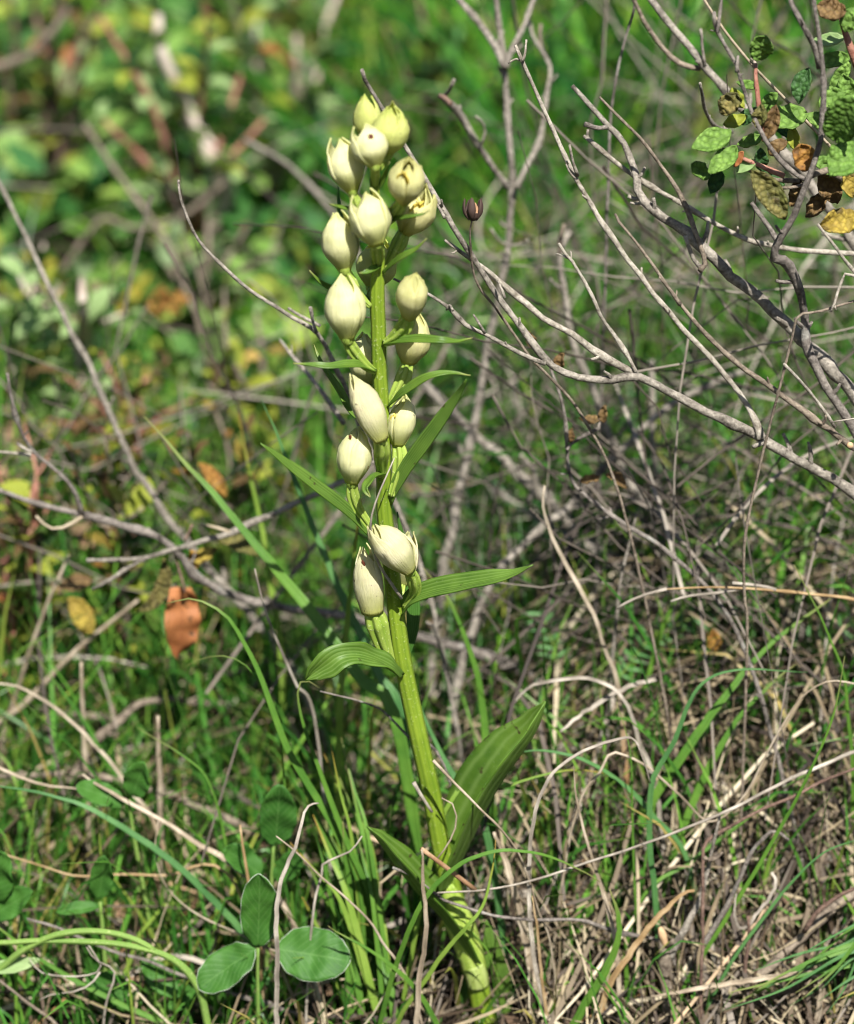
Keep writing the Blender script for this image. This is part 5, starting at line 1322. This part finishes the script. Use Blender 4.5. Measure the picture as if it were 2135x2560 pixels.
# --- blades and sticks on the lower right
for lab, pts, w, Y, mt in [
    ('tall broad green blade slanting up through the litter', [(2075, 1497), (2068, 1504), (1955, 1586), (1878, 1660), (1800, 1758), (1723, 1866), (1646, 1979), (1569, 2123), (1492, 2241), (1460, 2300)], 24, (.05, .03, .02), GRASS_A),
    ('second green blade parallel to the tall broad one', [(1990, 1660), (1955, 1686), (1878, 1758), (1816, 1840), (1749, 1968), (1698, 2097), (1656, 2225), (1640, 2290)], 20, (.04, .02), GRASS_A),
    ('thin green blade looping over at its top', [(2019, 1681), (1940, 1676), (1878, 1673), (1800, 1683), (1749, 1717), (1718, 1768), (1687, 1850), (1646, 1922), (1628, 1968), (1623, 2097), (1636, 2225), (1646, 2354), (1650, 2420)], 15, (.02, .012, .004), GRASS_B),
    ('short curved bright green blade near the broken stick', [(1524, 2222), (1546, 2292), (1543, 2354), (1513, 2426), (1466, 2503), (1435, 2560), (1420, 2600)], 24, (-.012, -.014), GRASS_A),
    ('long fine green blade bowing right past the reddish twig', [(2180, 2092), (2135, 2102), (2057, 2133), (1980, 2205), (1903, 2302), (1826, 2410), (1749, 2554), (1735, 2600)], 9, (-.006, -.01), GRASS_B),
    ('fine straight green blade crossing the reddish twig', [(2112, 1640), (2109, 1660), (2078, 1804), (2006, 1968), (1929, 2107), (1862, 2220), (1749, 2400), (1708, 2472), (1690, 2540)], 11, (.005, -.006), GRASS_A),
    ('green blade arching flat behind the broad orchid leaf', [(1270, 1895), (1320, 1877), (1390, 1880), (1460, 1900), (1530, 1940), (1590, 1990), (1630, 2040)], 15, (.012, .014), GRASS_B),
    ('yellow-green blade lying low beside the broad orchid leaf', [(1530, 1935), (1450, 1925), (1390, 1930), (1320, 1948), (1260, 1970)], 13, (.02, .008), GRASS_Y),
    ('thin green blade rising by the reddish twig tip', [(1770, 2120), (1850, 2060), (1940, 1985), (2030, 1925), (2100, 1880)][::-1] + [(1720, 2160)], 10, (.03, .015), GRASS_A),
    ('hair-thin upright green blade among the tan stalks', [(1541, 1755), (1565, 1830), (1578, 1900), (1580, 2000), (1584, 2150), (1590, 2300), (1586, 2400)], 6, (.012, .004), GRASS_A),
    ('thin green blade bending down above the vetch', [(1985, 1412), (2010, 1460), (2050, 1540), (2080, 1610), (2110, 1690), (2120, 1800)], 10, (.03, .03), GRASS_A)]:
    stalk('grass_stalk', lab, 'grass blade', pts, w, Y, mt, 'ribbon', True, profile='blade', wob=.001)

S = branch_thing('broken_stick', 'stout broken upright stick with a thinner grey side shoot', 'stick', BARK_BROWN,
    ([(1654, 2330), (1662, 2390), (1669, 2462), (1677, 2560), (1682, 2620)], 30, 40, -.004),
    [([(1800, 2038), (1788, 2087), (1770, 2174), (1749, 2251), (1713, 2313), (1682, 2380), (1668, 2400)], 7, 24, (-.002, -.004), BARK_GREY), ([(1760, 2142), (1770, 2150), (1782, 2146)], 10, 9, -.003), ([(1806, 2130), (1792, 2146), (1770, 2152)], 7, 9, -.003)])
p = at(1653, 2326, -.004)
link_mesh('broken_end', tube_mesh('broken_end', [at(1664, 2366, -.0065), at(1656, 2336, -.0065), at(1650, 2318, -.0062)], [8 * pxm(p), 12 * pxm(p), 4 * pxm(p)], WOOD_CUT, 7, 6, .3, 4), S)
stalk('dead_twig', 'thin dark red twig with pale joints slanting up right', 'twig', [(2240, 1880), (2135, 1922), (2057, 1953), (1991, 1989), (1903, 2025), (1826, 2066), (1775, 2095), (1757, 2120), (1757, 2142)], 11, (.01, .002, -.003), BARK_RED, taper=(1, .8), rough=.2, drop=True)
stalk('dead_twig', 'short dark crooked twig stub above the curled straw', 'twig', [(1972, 2100), (1935, 2076), (1905, 2100), (1878, 2133), (1847, 2200), (1816, 2266), (1780, 2328)], 16, (.0, .0), BARK_DARK, drop=True, rough=.35)
branch_thing('fallen_branch', 'thick reddish-brown fallen branch in the lower right corner', 'branch', BARK_BROWN,
    ([(2260, 2130), (2135, 2230), (2057, 2292), (1996, 2354), (1903, 2431), (1800, 2513), (1759, 2560), (1730, 2600)], 22, 28, (.02, -.004, -.010)),
    [([(2220, 2200), (2135, 2222), (2080, 2250), (2042, 2282), (2010, 2330)], 10, 14, (.0, -.004), BARK_RED), ([(1870, 2290), (1872, 2340), (1866, 2400), (1864, 2450)], 9, 10, -.006, BARK_RED)])
stalk('dry_grass_stalk', 'long pale straw bent sharply at its right end', 'dry grass', [(1626, 2490), (1698, 2482), (1800, 2462), (1903, 2446), (2006, 2436), (2045, 2436), (2053, 2470), (2050, 2510), (2037, 2570)], 17, (-.016, -.014), STRAW, 'ribbon', True, profile='straw', wob=0)
stalk('dry_grass_stalk', 'tan dead blade leaning on the broken stick', 'dry grass', [(1736, 2226), (1698, 2241), (1636, 2302), (1569, 2390), (1523, 2462), (1500, 2530)], 20, (-.008, -.012), STRAW_WARM, 'ribbon', True, profile='straw', wob=0)
stalk('dry_grass_stalk', 'small curled grey ribbon of dead grass', 'dry grass', [(1840, 2234), (1836, 2277), (1847, 2318), (1872, 2313), (1888, 2287), (1920, 2250), (1940, 2210), (1930, 2180)], 10, (-.004, -.006, .0), STRAW_GREY, 'ribbon', profile='straw', wob=0)
seedy = empty('seed_stalk', at(2110, 1494, .04), 'fine brown stalk ending in three bumpy pale seed spikes', 'dry grass')
twig_part('stalk', [(1667, 1473), (1775, 1468), (1860, 1471), (1955, 1478), (2109, 1494), (2200, 1520)], 5, 9, (.03, .035), STRAW_WARM, seedy, True, .001)
twig_part('spike', [(1543, 1520), (1580, 1500), (1620, 1484), (1667, 1473)], 6, 9, .03, STRAW_GREY, seedy, False, .001, 1.2, .5)
twig_part('spike', [(1677, 1504), (1720, 1490), (1800, 1481), (1850, 1472)], 6, 8, .032, STRAW_GREY, seedy, False, .001, 1.2, .5)
twig_part('spike', [(1831, 1458), (1860, 1460), (1900, 1464), (1940, 1475)], 9, 7, .033, STRAW_GREY, seedy, False, .001, 1.2, .5)

# --- straw and sticks on the lower left
for nm, lab, cat, pts, w, Y, mt, kd in [
    ('dry_grass_stalk', 'flat pale straw lying across the blue-green arched blade', 'dry grass', [(206, 1935), (308, 1999), (411, 2056), (488, 2107), (555, 2143), (600, 2180)], 17, (.028, .02), STRAW, 'ribbon'),
    ('dry_grass_stalk', 'frayed tan straw reaching in from the left edge', 'dry grass', [(206, 1974), (150, 1968), (103, 1963), (0, 1922), (-60, 1900)], 14, (.03, .03), STRAW, 'ribbon'),
    ('dry_grass_stalk', 'upright grey dead blade with a hooked tip before the leaflets', 'dry grass', [(796, 2008), (780, 2012), (761, 2030), (740, 2112), (704, 2200), (691, 2277), (694, 2405), (691, 2560), (690, 2610)], 15, (-.012, -.02, -.02), STRAW_GREY, 'ribbon'),
    ('dry_grass_stalk', 'thin curved tan straw hanging from the flat pale one', 'straw', [(396, 2051), (388, 2123), (406, 2200), (452, 2256), (514, 2297), (596, 2333), (640, 2360)], 6, (.022, .004), STRAW, 'tube'),
    ('dry_grass_stalk', 'bowed straw with a rusty foot at the left edge', 'straw', [(-50, 1705), (0, 1709), (51, 1719), (129, 1763), (206, 1830), (288, 1922), (320, 1970)], 12, (.06, .05), STRAW_TIP, 'ribbon'),
    ('dry_grass_stalk', 'rust-coloured thin straw crossing the lower left grass', 'straw', [(-40, 2130), (0, 2134), (90, 2160), (190, 2190), (300, 2186), (420, 2188)], 8, (.02, .02), STRAW_WARM, 'tube'),
    ('dead_twig', 'dark grey weathered stick lying under the vine', 'twig', [(67, 2297), (154, 2323), (267, 2374), (360, 2400), (463, 2441), (565, 2477), (668, 2513), (745, 2534), (800, 2570)], 15, (.004, .0), BARK_DARK, 'tube'),
    ('dead_twig', 'brown stick crossing the bottom left corner', 'twig', [(-60, 2410), (0, 2452), (77, 2513), (139, 2560), (170, 2600)], 12, (-.008, -.008), BARK_BROWN, 'tube'),
    ('dry_tendril', 'thin grey withered tendril curling below the vine', 'tendril', [(72, 2395), (90, 2420), (118, 2436), (195, 2441), (245, 2430), (252, 2412), (235, 2385), (215, 2352)], 6, (-.008, -.01), STRAW_GREY, 'tube'),
    ('dry_tendril', 'forked grey withered strand hanging from the vine', 'tendril', [(206, 2344), (226, 2385), (255, 2410), (283, 2421), (285, 2450), (270, 2490), (262, 2530), (257, 2580)], 8, (-.01, -.01), STRAW_GREY, 'tube'),
    ('dry_tendril', 'pale thin strand looping at the lower left corner', 'tendril', [(98, 2500), (130, 2486), (180, 2480), (225, 2462), (250, 2430)], 6, (-.01, -.01), STRAW_GREY, 'tube'),
    ('dry_grass_stalk', 'short curved pale straw among the tuft of grass', 'straw', [(905, 2090), (880, 2125), (850, 2140), (810, 2160), (806, 2180)], 8, (-.008, -.008), STRAW_GREY, 'tube'),
    ('dry_grass_stalk', 'thin brown straw slanting across the grass tuft', 'straw', [(690, 2090), (740, 2130), (800, 2190), (860, 2240), (930, 2310), (960, 2360)], 8, (-.012, -.012), STRAW, 'tube'),
    ('dry_grass_stalk', 'upright tan straw with a dark broken tip', 'straw', [(600, 2062), (606, 2110), (614, 2160), (622, 2210), (635, 2300)], 12, (.01, .004), STRAW_WARM, 'tube'),
    ('dead_twig', 'thin blue-grey wiry twig curving left of the bare stem', 'twig', [(800, 1728), (840, 1738), (890, 1750), (950, 1772), (985, 1805), (1018, 1840)], 8, (.012, .01), BARK_DARK, 'tube')]:
    stalk(nm, lab, cat, pts, w, Y, mt, kd, nm != 'dry_tendril' or 'forked' in lab, profile='straw', wob=.001)

# --- hairy vine
V = empty('vine', on_ground(519, 2560), 'hairy green vine stem arching in from the left edge', 'vine')
twig_part('stem', [(-80, 2350), (0, 2357), (103, 2352), (231, 2355), (308, 2362), (391, 2380), (442, 2405), (478, 2441), (504, 2493), (519, 2560)], 13, 19, (-.006, -.012, -.012), VINE, V, True, 0, .1, .05, 12)
twig_part('stem', [(-60, 2440), (0, 2421), (51, 2380), (129, 2341), (206, 2328), (283, 2333), (350, 2354), (391, 2380)], 18, 14, (-.004, -.010, -.012), VINE, V, False, 0, .1, .05, 12)
hero_leaf(V, (30, 2410), 140, 40, 190, -.006, CISTUS_PALE, 'ovate', .6, .05, None, .3, 'shoot')

# --- three-parted clover-like leaves
def clover(label, leaflets, petiole, Y, margin=True, group=None):
    t = empty('clover_leaf', at(petiole[-1][0], petiole[-1][1], Y), label, 'leaf', group)
    if petiole[-1][1] < 2520:
        g = on_ground(petiole[-1][0], petiole[-1][1]); t.location = (g.x, g.y, gz(g.x, g.y))
    twig_part('petiole', petiole, 8, 11, Y, VINE, t, True, 0, .05, .04)
    for (b, tip, wd, cup) in leaflets:
        SEED[0] += 1
        pb, pt = at(b[0], b[1], Y), at(tip[0], tip[1], Y - .004)
        mid = pb.lerp(pt, .5) - TO_CAM * .001
        P = [pb, mid, pt]
        m = pxm(pb)
        o = link_mesh('leaflet', ribbon_mesh('leaflet', P, wd / 2 * m, CLOVER, 'round', 22, 12, cup + .12, (0.05, -.75, .7), (0, .2, -.1), .28, SEED[0]), t)
        solid(o, .0003)
        if margin:
            # downy white edge
            vs = o.data.vertices; n, c = 22, 13
            ring = [vs[i * c].co.copy() for i in range(n)] + [vs[i * c + c - 1].co.copy() for i in reversed(range(n))]
            link_mesh('margin', tube_mesh('margin', [v for v in ring], [0.65 * m] * len(ring), MARGIN, 5, 90), o).location = (0, 0, 0)
clover('three-parted fresh green leaf with downy white edges beside the vine', [((644, 2366), (650, 2183), 94, .15), ((640, 2372), (497, 2470), 100, .12), ((690, 2372), (874, 2404), 134, .1)], [(645, 2370), (644, 2430), (645, 2500), (646, 2570)], -.010)
clover('upright oval green leaf with a pale midrib above the three-parted one', [((688, 2112), (700, 1962), 92, .3), ((655, 2190), (560, 2120), 72, .35), ((690, 2200), (760, 2130), 60, .3)], [(684, 2112), (680, 2180), (676, 2260)], .016, False)
clover('cupped blurred green leaf near the flat pale straw', [((330, 1990), (362, 1906), 70, .6), ((310, 2010), (190, 1965), 62, .3)], [(322, 2000), (330, 2060), (340, 2120)], .028, False)
clover('cluster of dull green leaflets under the vine', [((350, 2520), (215, 2440), 74, .25), ((355, 2400), (440, 2490), 62, .2), ((500, 2480), (455, 2460), 56, .2), ((490, 2500), (420, 2516), 40, .2)], [(370, 2470), (400, 2520), (430, 2580)], .006, False)
clover('dark green leaf cut off by the left edge', [((-30, 2260), (6, 2130), 96, .2), ((-20, 2290), (80, 2230), 70, .3)], [(-20, 2280), (-16, 2380), (-10, 2480)], .01, False)
clover('narrow pale green leaf standing in the left grass', [((246, 2248), (262, 2140), 58, .4), ((250, 2265), (140, 2280), 34, .4)], [(250, 2255), (256, 2320), (262, 2400)], .012, False)

# --- feathery vetch sprigs
def vetch(label, rach, npairs, ll, lw, Y):
    t = empty('vetch_sprig', Vector((at(*rach[-1], Y).x, Y, gz(at(*rach[-1], Y).x, Y))), label, 'vetch')
    P = course(rach, Y, 0)
    link_mesh('stem', tube_mesh('stem', dropped(P, .02), list(np.linspace(.0003, .0005, len(dropped(P, .02)))), VINE, 6), t)
    Q = catmull(P, npairs + 2)
    Tn = tangents(Q)
    for i in range(npairs):
        for s in (-1, 1):
            SEED[0] += 1
            q = Q[i]; d = Tn[i]
            side = d.cross(TO_CAM).normalized() * s
            dirv = (side * 1.0 - d * .45 + TO_CAM * .25 * math.sin(i)).normalized()
            m = pxm(q)
            pts = [q, q + dirv * ll * .5 * m + UPV * 2 * m, q + dirv * ll * m]
            link_mesh('leaflet', ribbon_mesh('leaflet', pts, lw / 2 * m, GRASS_B, 'strap', 7, 2, .3, None, (0, 0), 0, SEED[0]), t)
vetch('feathery vetch leaf with narrow leaflets right of the bare stem', [(1352, 1535), (1372, 1580), (1390, 1640), (1395, 1690)], 6, 50, 10, .09)
vetch('feathery vetch leaf beneath the bumpy seed spikes', [(1810, 1500), (1740, 1540), (1660, 1580), (1600, 1620)], 7, 50, 10, .085)
vetch('feathery vetch leaf lying right of the other vetch sprigs', [(1620, 1600), (1580, 1650), (1550, 1690), (1510, 1700)], 6, 48, 10, .075)
vetch('small feathery vetch leaf at the right edge', [(2125, 1560), (2070, 1590), (2000, 1610), (1930, 1620)], 6, 48, 9, .085)

# ------------------------------------------------------------------ rockrose shrubs out of focus on the bank
def unit_leaf(name, mat, seed, slim=1.0, cup=.35):
    """a crinkled leaf one metre long along +X, to be scaled"""
    pts = [Vector((0, 0, 0)), Vector((.33, 0, .05)), Vector((.7, 0, .03)), Vector((1, 0, -.10))]
    return ribbon_mesh(name, pts, .27 * slim, mat, 'ovate', 7, 4, cup, (0, 0, 1), (0, 0), .25, seed)

LEAVES = {
    'green': [unit_leaf('leaf', CISTUS, 1), unit_leaf('leaf', CISTUS, 2, .85, .5)],
    'pale': [unit_leaf('leaf', CISTUS_PALE, 3), unit_leaf('leaf', CISTUS_PALE, 4, .8, .5)],
    'dark': [unit_leaf('leaf', CISTUS_DARK, 5), unit_leaf('leaf', CISTUS_DARK, 6, .9, .2)],
    'olive': [unit_leaf('leaf', CISTUS_YEL, 7), unit_leaf('leaf', CISTUS_YEL, 8, .9, .5)],
    'orange': [unit_leaf('leaf', LEAF_ORANGE, 9)], 'yellow': [unit_leaf('leaf', LEAF_YELLOW, 10)], 'red': [unit_leaf('leaf', LEAF_RED, 11)], 'brown': [unit_leaf('leaf', LEAF_BROWN, 12, .7, .8)],
}

def shrub(label, foot_px, Y, shoots, seed, size=(.014, .023), mix=None, gap=.016, group=None):
    """shoots: (list of pixels from foot to tip, width px, bark). Opposite leaf pairs along each shoot."""
    rs = random.Random(seed)
    f = at(foot_px[0], foot_px[1], Y)
    foot = Vector((f.x, Y, gz(f.x, Y)))
    t = empty('rockrose_shrub', foot, label, 'shrub', group)
    mix = mix or [('green', 5), ('pale', 6), ('dark', 2), ('olive', 3), ('brown', 1.4), ('red', .4), ('orange', .2)]
    keys = [k for k, w in mix]; wts = [w for k, w in mix]
    for pts, w, bk, leafy in shoots:
        P = []
        for i, (x, y) in enumerate(pts):
            P.append(at(x, y, Y + .05 * mnoise.noise(Vector((i * .6, seed * 1.7, x * .01)))))
        P = [foot + (P[0] - foot) * .02] + P if (P[0] - foot).length > .02 else P
        m = pxm(P[-1])
        rad = list(np.linspace(w * .75 * m, w * .38 * m, len(P)))
        link_mesh('stem', tube_mesh('stem', P, rad, bk, 7, max(8, len(P) * 5), .15, seed, 1, 0, 0, .3), t)
        if not leafy: continue
        ln = sum((b - a).length for a, b in zip(P[:-1], P[1:]))
        n = max(4, int(ln / gap))
        Q = catmull(P, n + 1); Tn = tangents(Q)
        for i in range(max(1, int(n * (1 - leafy))), n + 1):
            base_a = rs.uniform(0, 6.28) if i % 2 else rs.uniform(0, 6.28) + 1.57
            for s in (0, math.pi):
                if rs.random() < .10: continue
                a = base_a + s
                d = Tn[i]
                u = d.orthogonal().normalized(); v = d.cross(u)
                out = (u * math.cos(a) + v * math.sin(a))
                dirv = (out * 1.0 + d * rs.uniform(.2, .9) + Vector((0, -.1, .12))).normalized()
                k = rs.choices(keys, wts)[0]
                me = rs.choice(LEAVES[k])
                o = bpy.data.objects.new('leaf', me)
                COLL.objects.link(o)
                o.parent = t
                nrm = (d * .8 + Vector((rs.uniform(-.3, .3), -.25, .8)))
                nrm = (nrm - dirv * nrm.dot(dirv)).normalized()
                side = nrm.cross(dirv)
                sc = rs.uniform(*size) * (1.0 if i < n - 1 else .65)
                M = Matrix((dirv, side, nrm)).transposed().to_4x4()
                o.matrix_local = Matrix.Translation(Q[i] - foot) @ M @ Matrix.Scale(sc, 4)
    return t

def fan(foot, tips, rs, w, bk, leafy=.8):
    out = []
    for tx, ty in tips:
        mx = foot[0] + (tx - foot[0]) * .45 + rs.uniform(-40, 40)
        my = foot[1] + (ty - foot[1]) * .55 + rs.uniform(-20, 20)
        out.append(([(foot[0] + rs.uniform(-15, 15), foot[1]), (mx, my), (tx, ty)], w, bk, leafy))
    return out

rs = random.Random(77)
shrub('pale-leaved rockrose shrub with downy jointed shoots in the upper left', (420, 760), .44, [([(560, 520), (535, 400), (480, 290), (430, 190), (400, 110), (395, 40)], 30, STEM_PINK, .5)] +
      fan((470, 640), [(250, 40), (330, 180), (520, 60), (600, 190), (660, 300), (260, 300)], rs, 16, STEM_RED), 1)
shrub('grey-green rockrose shrub filling the top left corner', (120, 620), .54, fan((120, 520), [(20, -60), (90, 40), (170, -80), (230, 90), (20, 190), (140, 230), (290, -60), (60, 330)], rs, 18, BARK_RED), 2, (.017, .026))
shrub('bright-leaved rockrose shrub at the top behind the orchid', (700, 560), .57, fan((700, 480), [(560, -60), (640, 40), (730, -70), (800, 60), (860, -60), (760, 190), (640, 220), (850, 220)], rs, 16, STEM_PINK), 3, (.017, .026), [('green', 6), ('pale', 6), ('dark', 2), ('olive', 2), ('red', .3), ('yellow', .4)])
shrub('rockrose seedling with a forked pair of long pale leaves', (205, 980), .27, [([(212, 960), (210, 860), (207, 770), (205, 700)], 26, STEM_PINK, .25)] + fan((210, 900), [(60, 690), (120, 800), (320, 780)], rs, 12, STEM_PINK), 4, (.015, .024), [('pale', 6), ('green', 4), ('olive', 1)])
shrub('olive and orange-leaved rockrose in the middle left', (330, 1250), .24, fan((330, 1160), [(150, 930), (250, 880), (340, 960), (420, 900), (480, 1000), (120, 1050), (410, 1060), (230, 1040)], rs, 14, STEM_RED), 5, (.011, .019), [('olive', 6), ('green', 3), ('orange', 1.2), ('yellow', .8), ('brown', 4), ('dark', 2)], .015)
shrub('yellowing rockrose close behind the orchid middle buds', (640, 1150), .29, fan((640, 1080), [(560, 850), (640, 780), (720, 880), (600, 940), (690, 980), (500, 940), (560, 720)], rs, 13, BARK_BROWN), 6, (.012, .019), [('olive', 4), ('green', 4), ('yellow', .7), ('orange', .6), ('dark', 3), ('brown', 1.5), ('pale', 2)], .017)
shrub('green rockrose at the left edge above the diagonal branch', (30, 1000), .32, fan((40, 940), [(-40, 700), (30, 640), (110, 610), (60, 800), (150, 720), (-60, 850)], rs, 14, STEM_PINK), 7, (.014, .023))
shrub('dark-leaved rockrose between the orchid and the left shrubs', (480, 960), .40, fan((480, 860), [(360, 560), (450, 600), (540, 640), (620, 560), (520, 480), (700, 620), (400, 700)], rs, 14, BARK_BROWN), 8, (.013, .021), [('dark', 3), ('green', 5), ('pale', 4), ('olive', 2), ('red', .2)])
shrub('reddish-stemmed low rockrose by the lower left edge', (20, 1500), .15, fan((20, 1450), [(-20, 1240), (50, 1280), (-30, 1340), (60, 1360)], rs, 12, STEM_RED), 9, (.010, .016), [('red', 3), ('green', 3), ('olive', 2), ('brown', 2)])
shrub('small rusty rockrose above the twig with the red leaf', (300, 1420), .155, fan((300, 1360), [(180, 1130), (260, 1090), (350, 1150), (420, 1200), (130, 1220), (330, 1240)], rs, 10, BARK_BROWN), 11, (.008, .014), [('olive', 3), ('brown', 4), ('orange', 1), ('green', 3), ('yellow', 1), ('dark', 2)], .011)
shrub('small ochre-leaved rockrose behind the broad slanting blade', (560, 1380), .18, fan((560, 1320), [(470, 1080), (540, 1030), (620, 1080), (660, 1150), (500, 1180), (590, 1200)], rs, 10, BARK_BROWN), 12, (.008, .014), [('olive', 4), ('brown', 3), ('orange', .8), ('green', 4), ('yellow', 1), ('dark', 2)], .011)
shrub('small mottled rockrose by the left edge under the forked twig', (80, 1440), .16, fan((80, 1390), [(-20, 1100), (60, 1060), (130, 1120), (20, 1190), (150, 1240)], rs, 10, STEM_RED), 13, (.008, .014), [('olive', 4), ('brown', 3), ('red', .6), ('green', 4), ('dark', 2)], .011)
shrub('dark green rockrose behind the grey shrub stem', (1080, 520), .50, fan((1080, 440), [(960, 60), (1040, -40), (1120, 60), (1010, 200), (1150, 180), (920, 200)], rs, 14, BARK_RED), 10, (.014, .022), [('dark', 8), ('green', 3), ('brown', 1)])
stalk('dead_branch', 'thick blurred grey branch across the far top left', 'branch', [(-60, 175), (0, 165), (70, 140), (110, 100), (144, 62), (170, 20)][::-1], 26, .45, BARK_BROWN, drop=True, taper=(1, .8))
stalk('dead_branch', 'straight blurred tan stick leaning across the upper left', 'stick', [(212, 312), (260, 385), (320, 470), (380, 550), (437, 643), (470, 740)], 17, (.36, .33), BARK_BROWN, drop=True, taper=(1, .9))
stalk('dead_branch', 'curved blurred grey branch below the downy shoots', 'branch', [(560, 455), (500, 510), (420, 555), (330, 570), (262, 545), (215, 590), (170, 660)], 18, .40, BARK_BROWN, drop=True, taper=(1, .8))
stalk('dead_branch', 'pale blurred stick pointing at the upper orchid buds', 'stick', [(610, 350), (660, 375), (720, 412), (780, 470), (840, 545), (900, 650)], 16, (.30, .25), BARK_GREY, drop=True, taper=(1, .8))
stalk('dead_leaf', 'single blurred orange-pink leaf hanging left of the buds', 'leaf', [(375, 772), (400, 765), (430, 758), (470, 752)], 70, .28, LEAF_ORANGE, 'ribbon', profile='ovate', n=16)
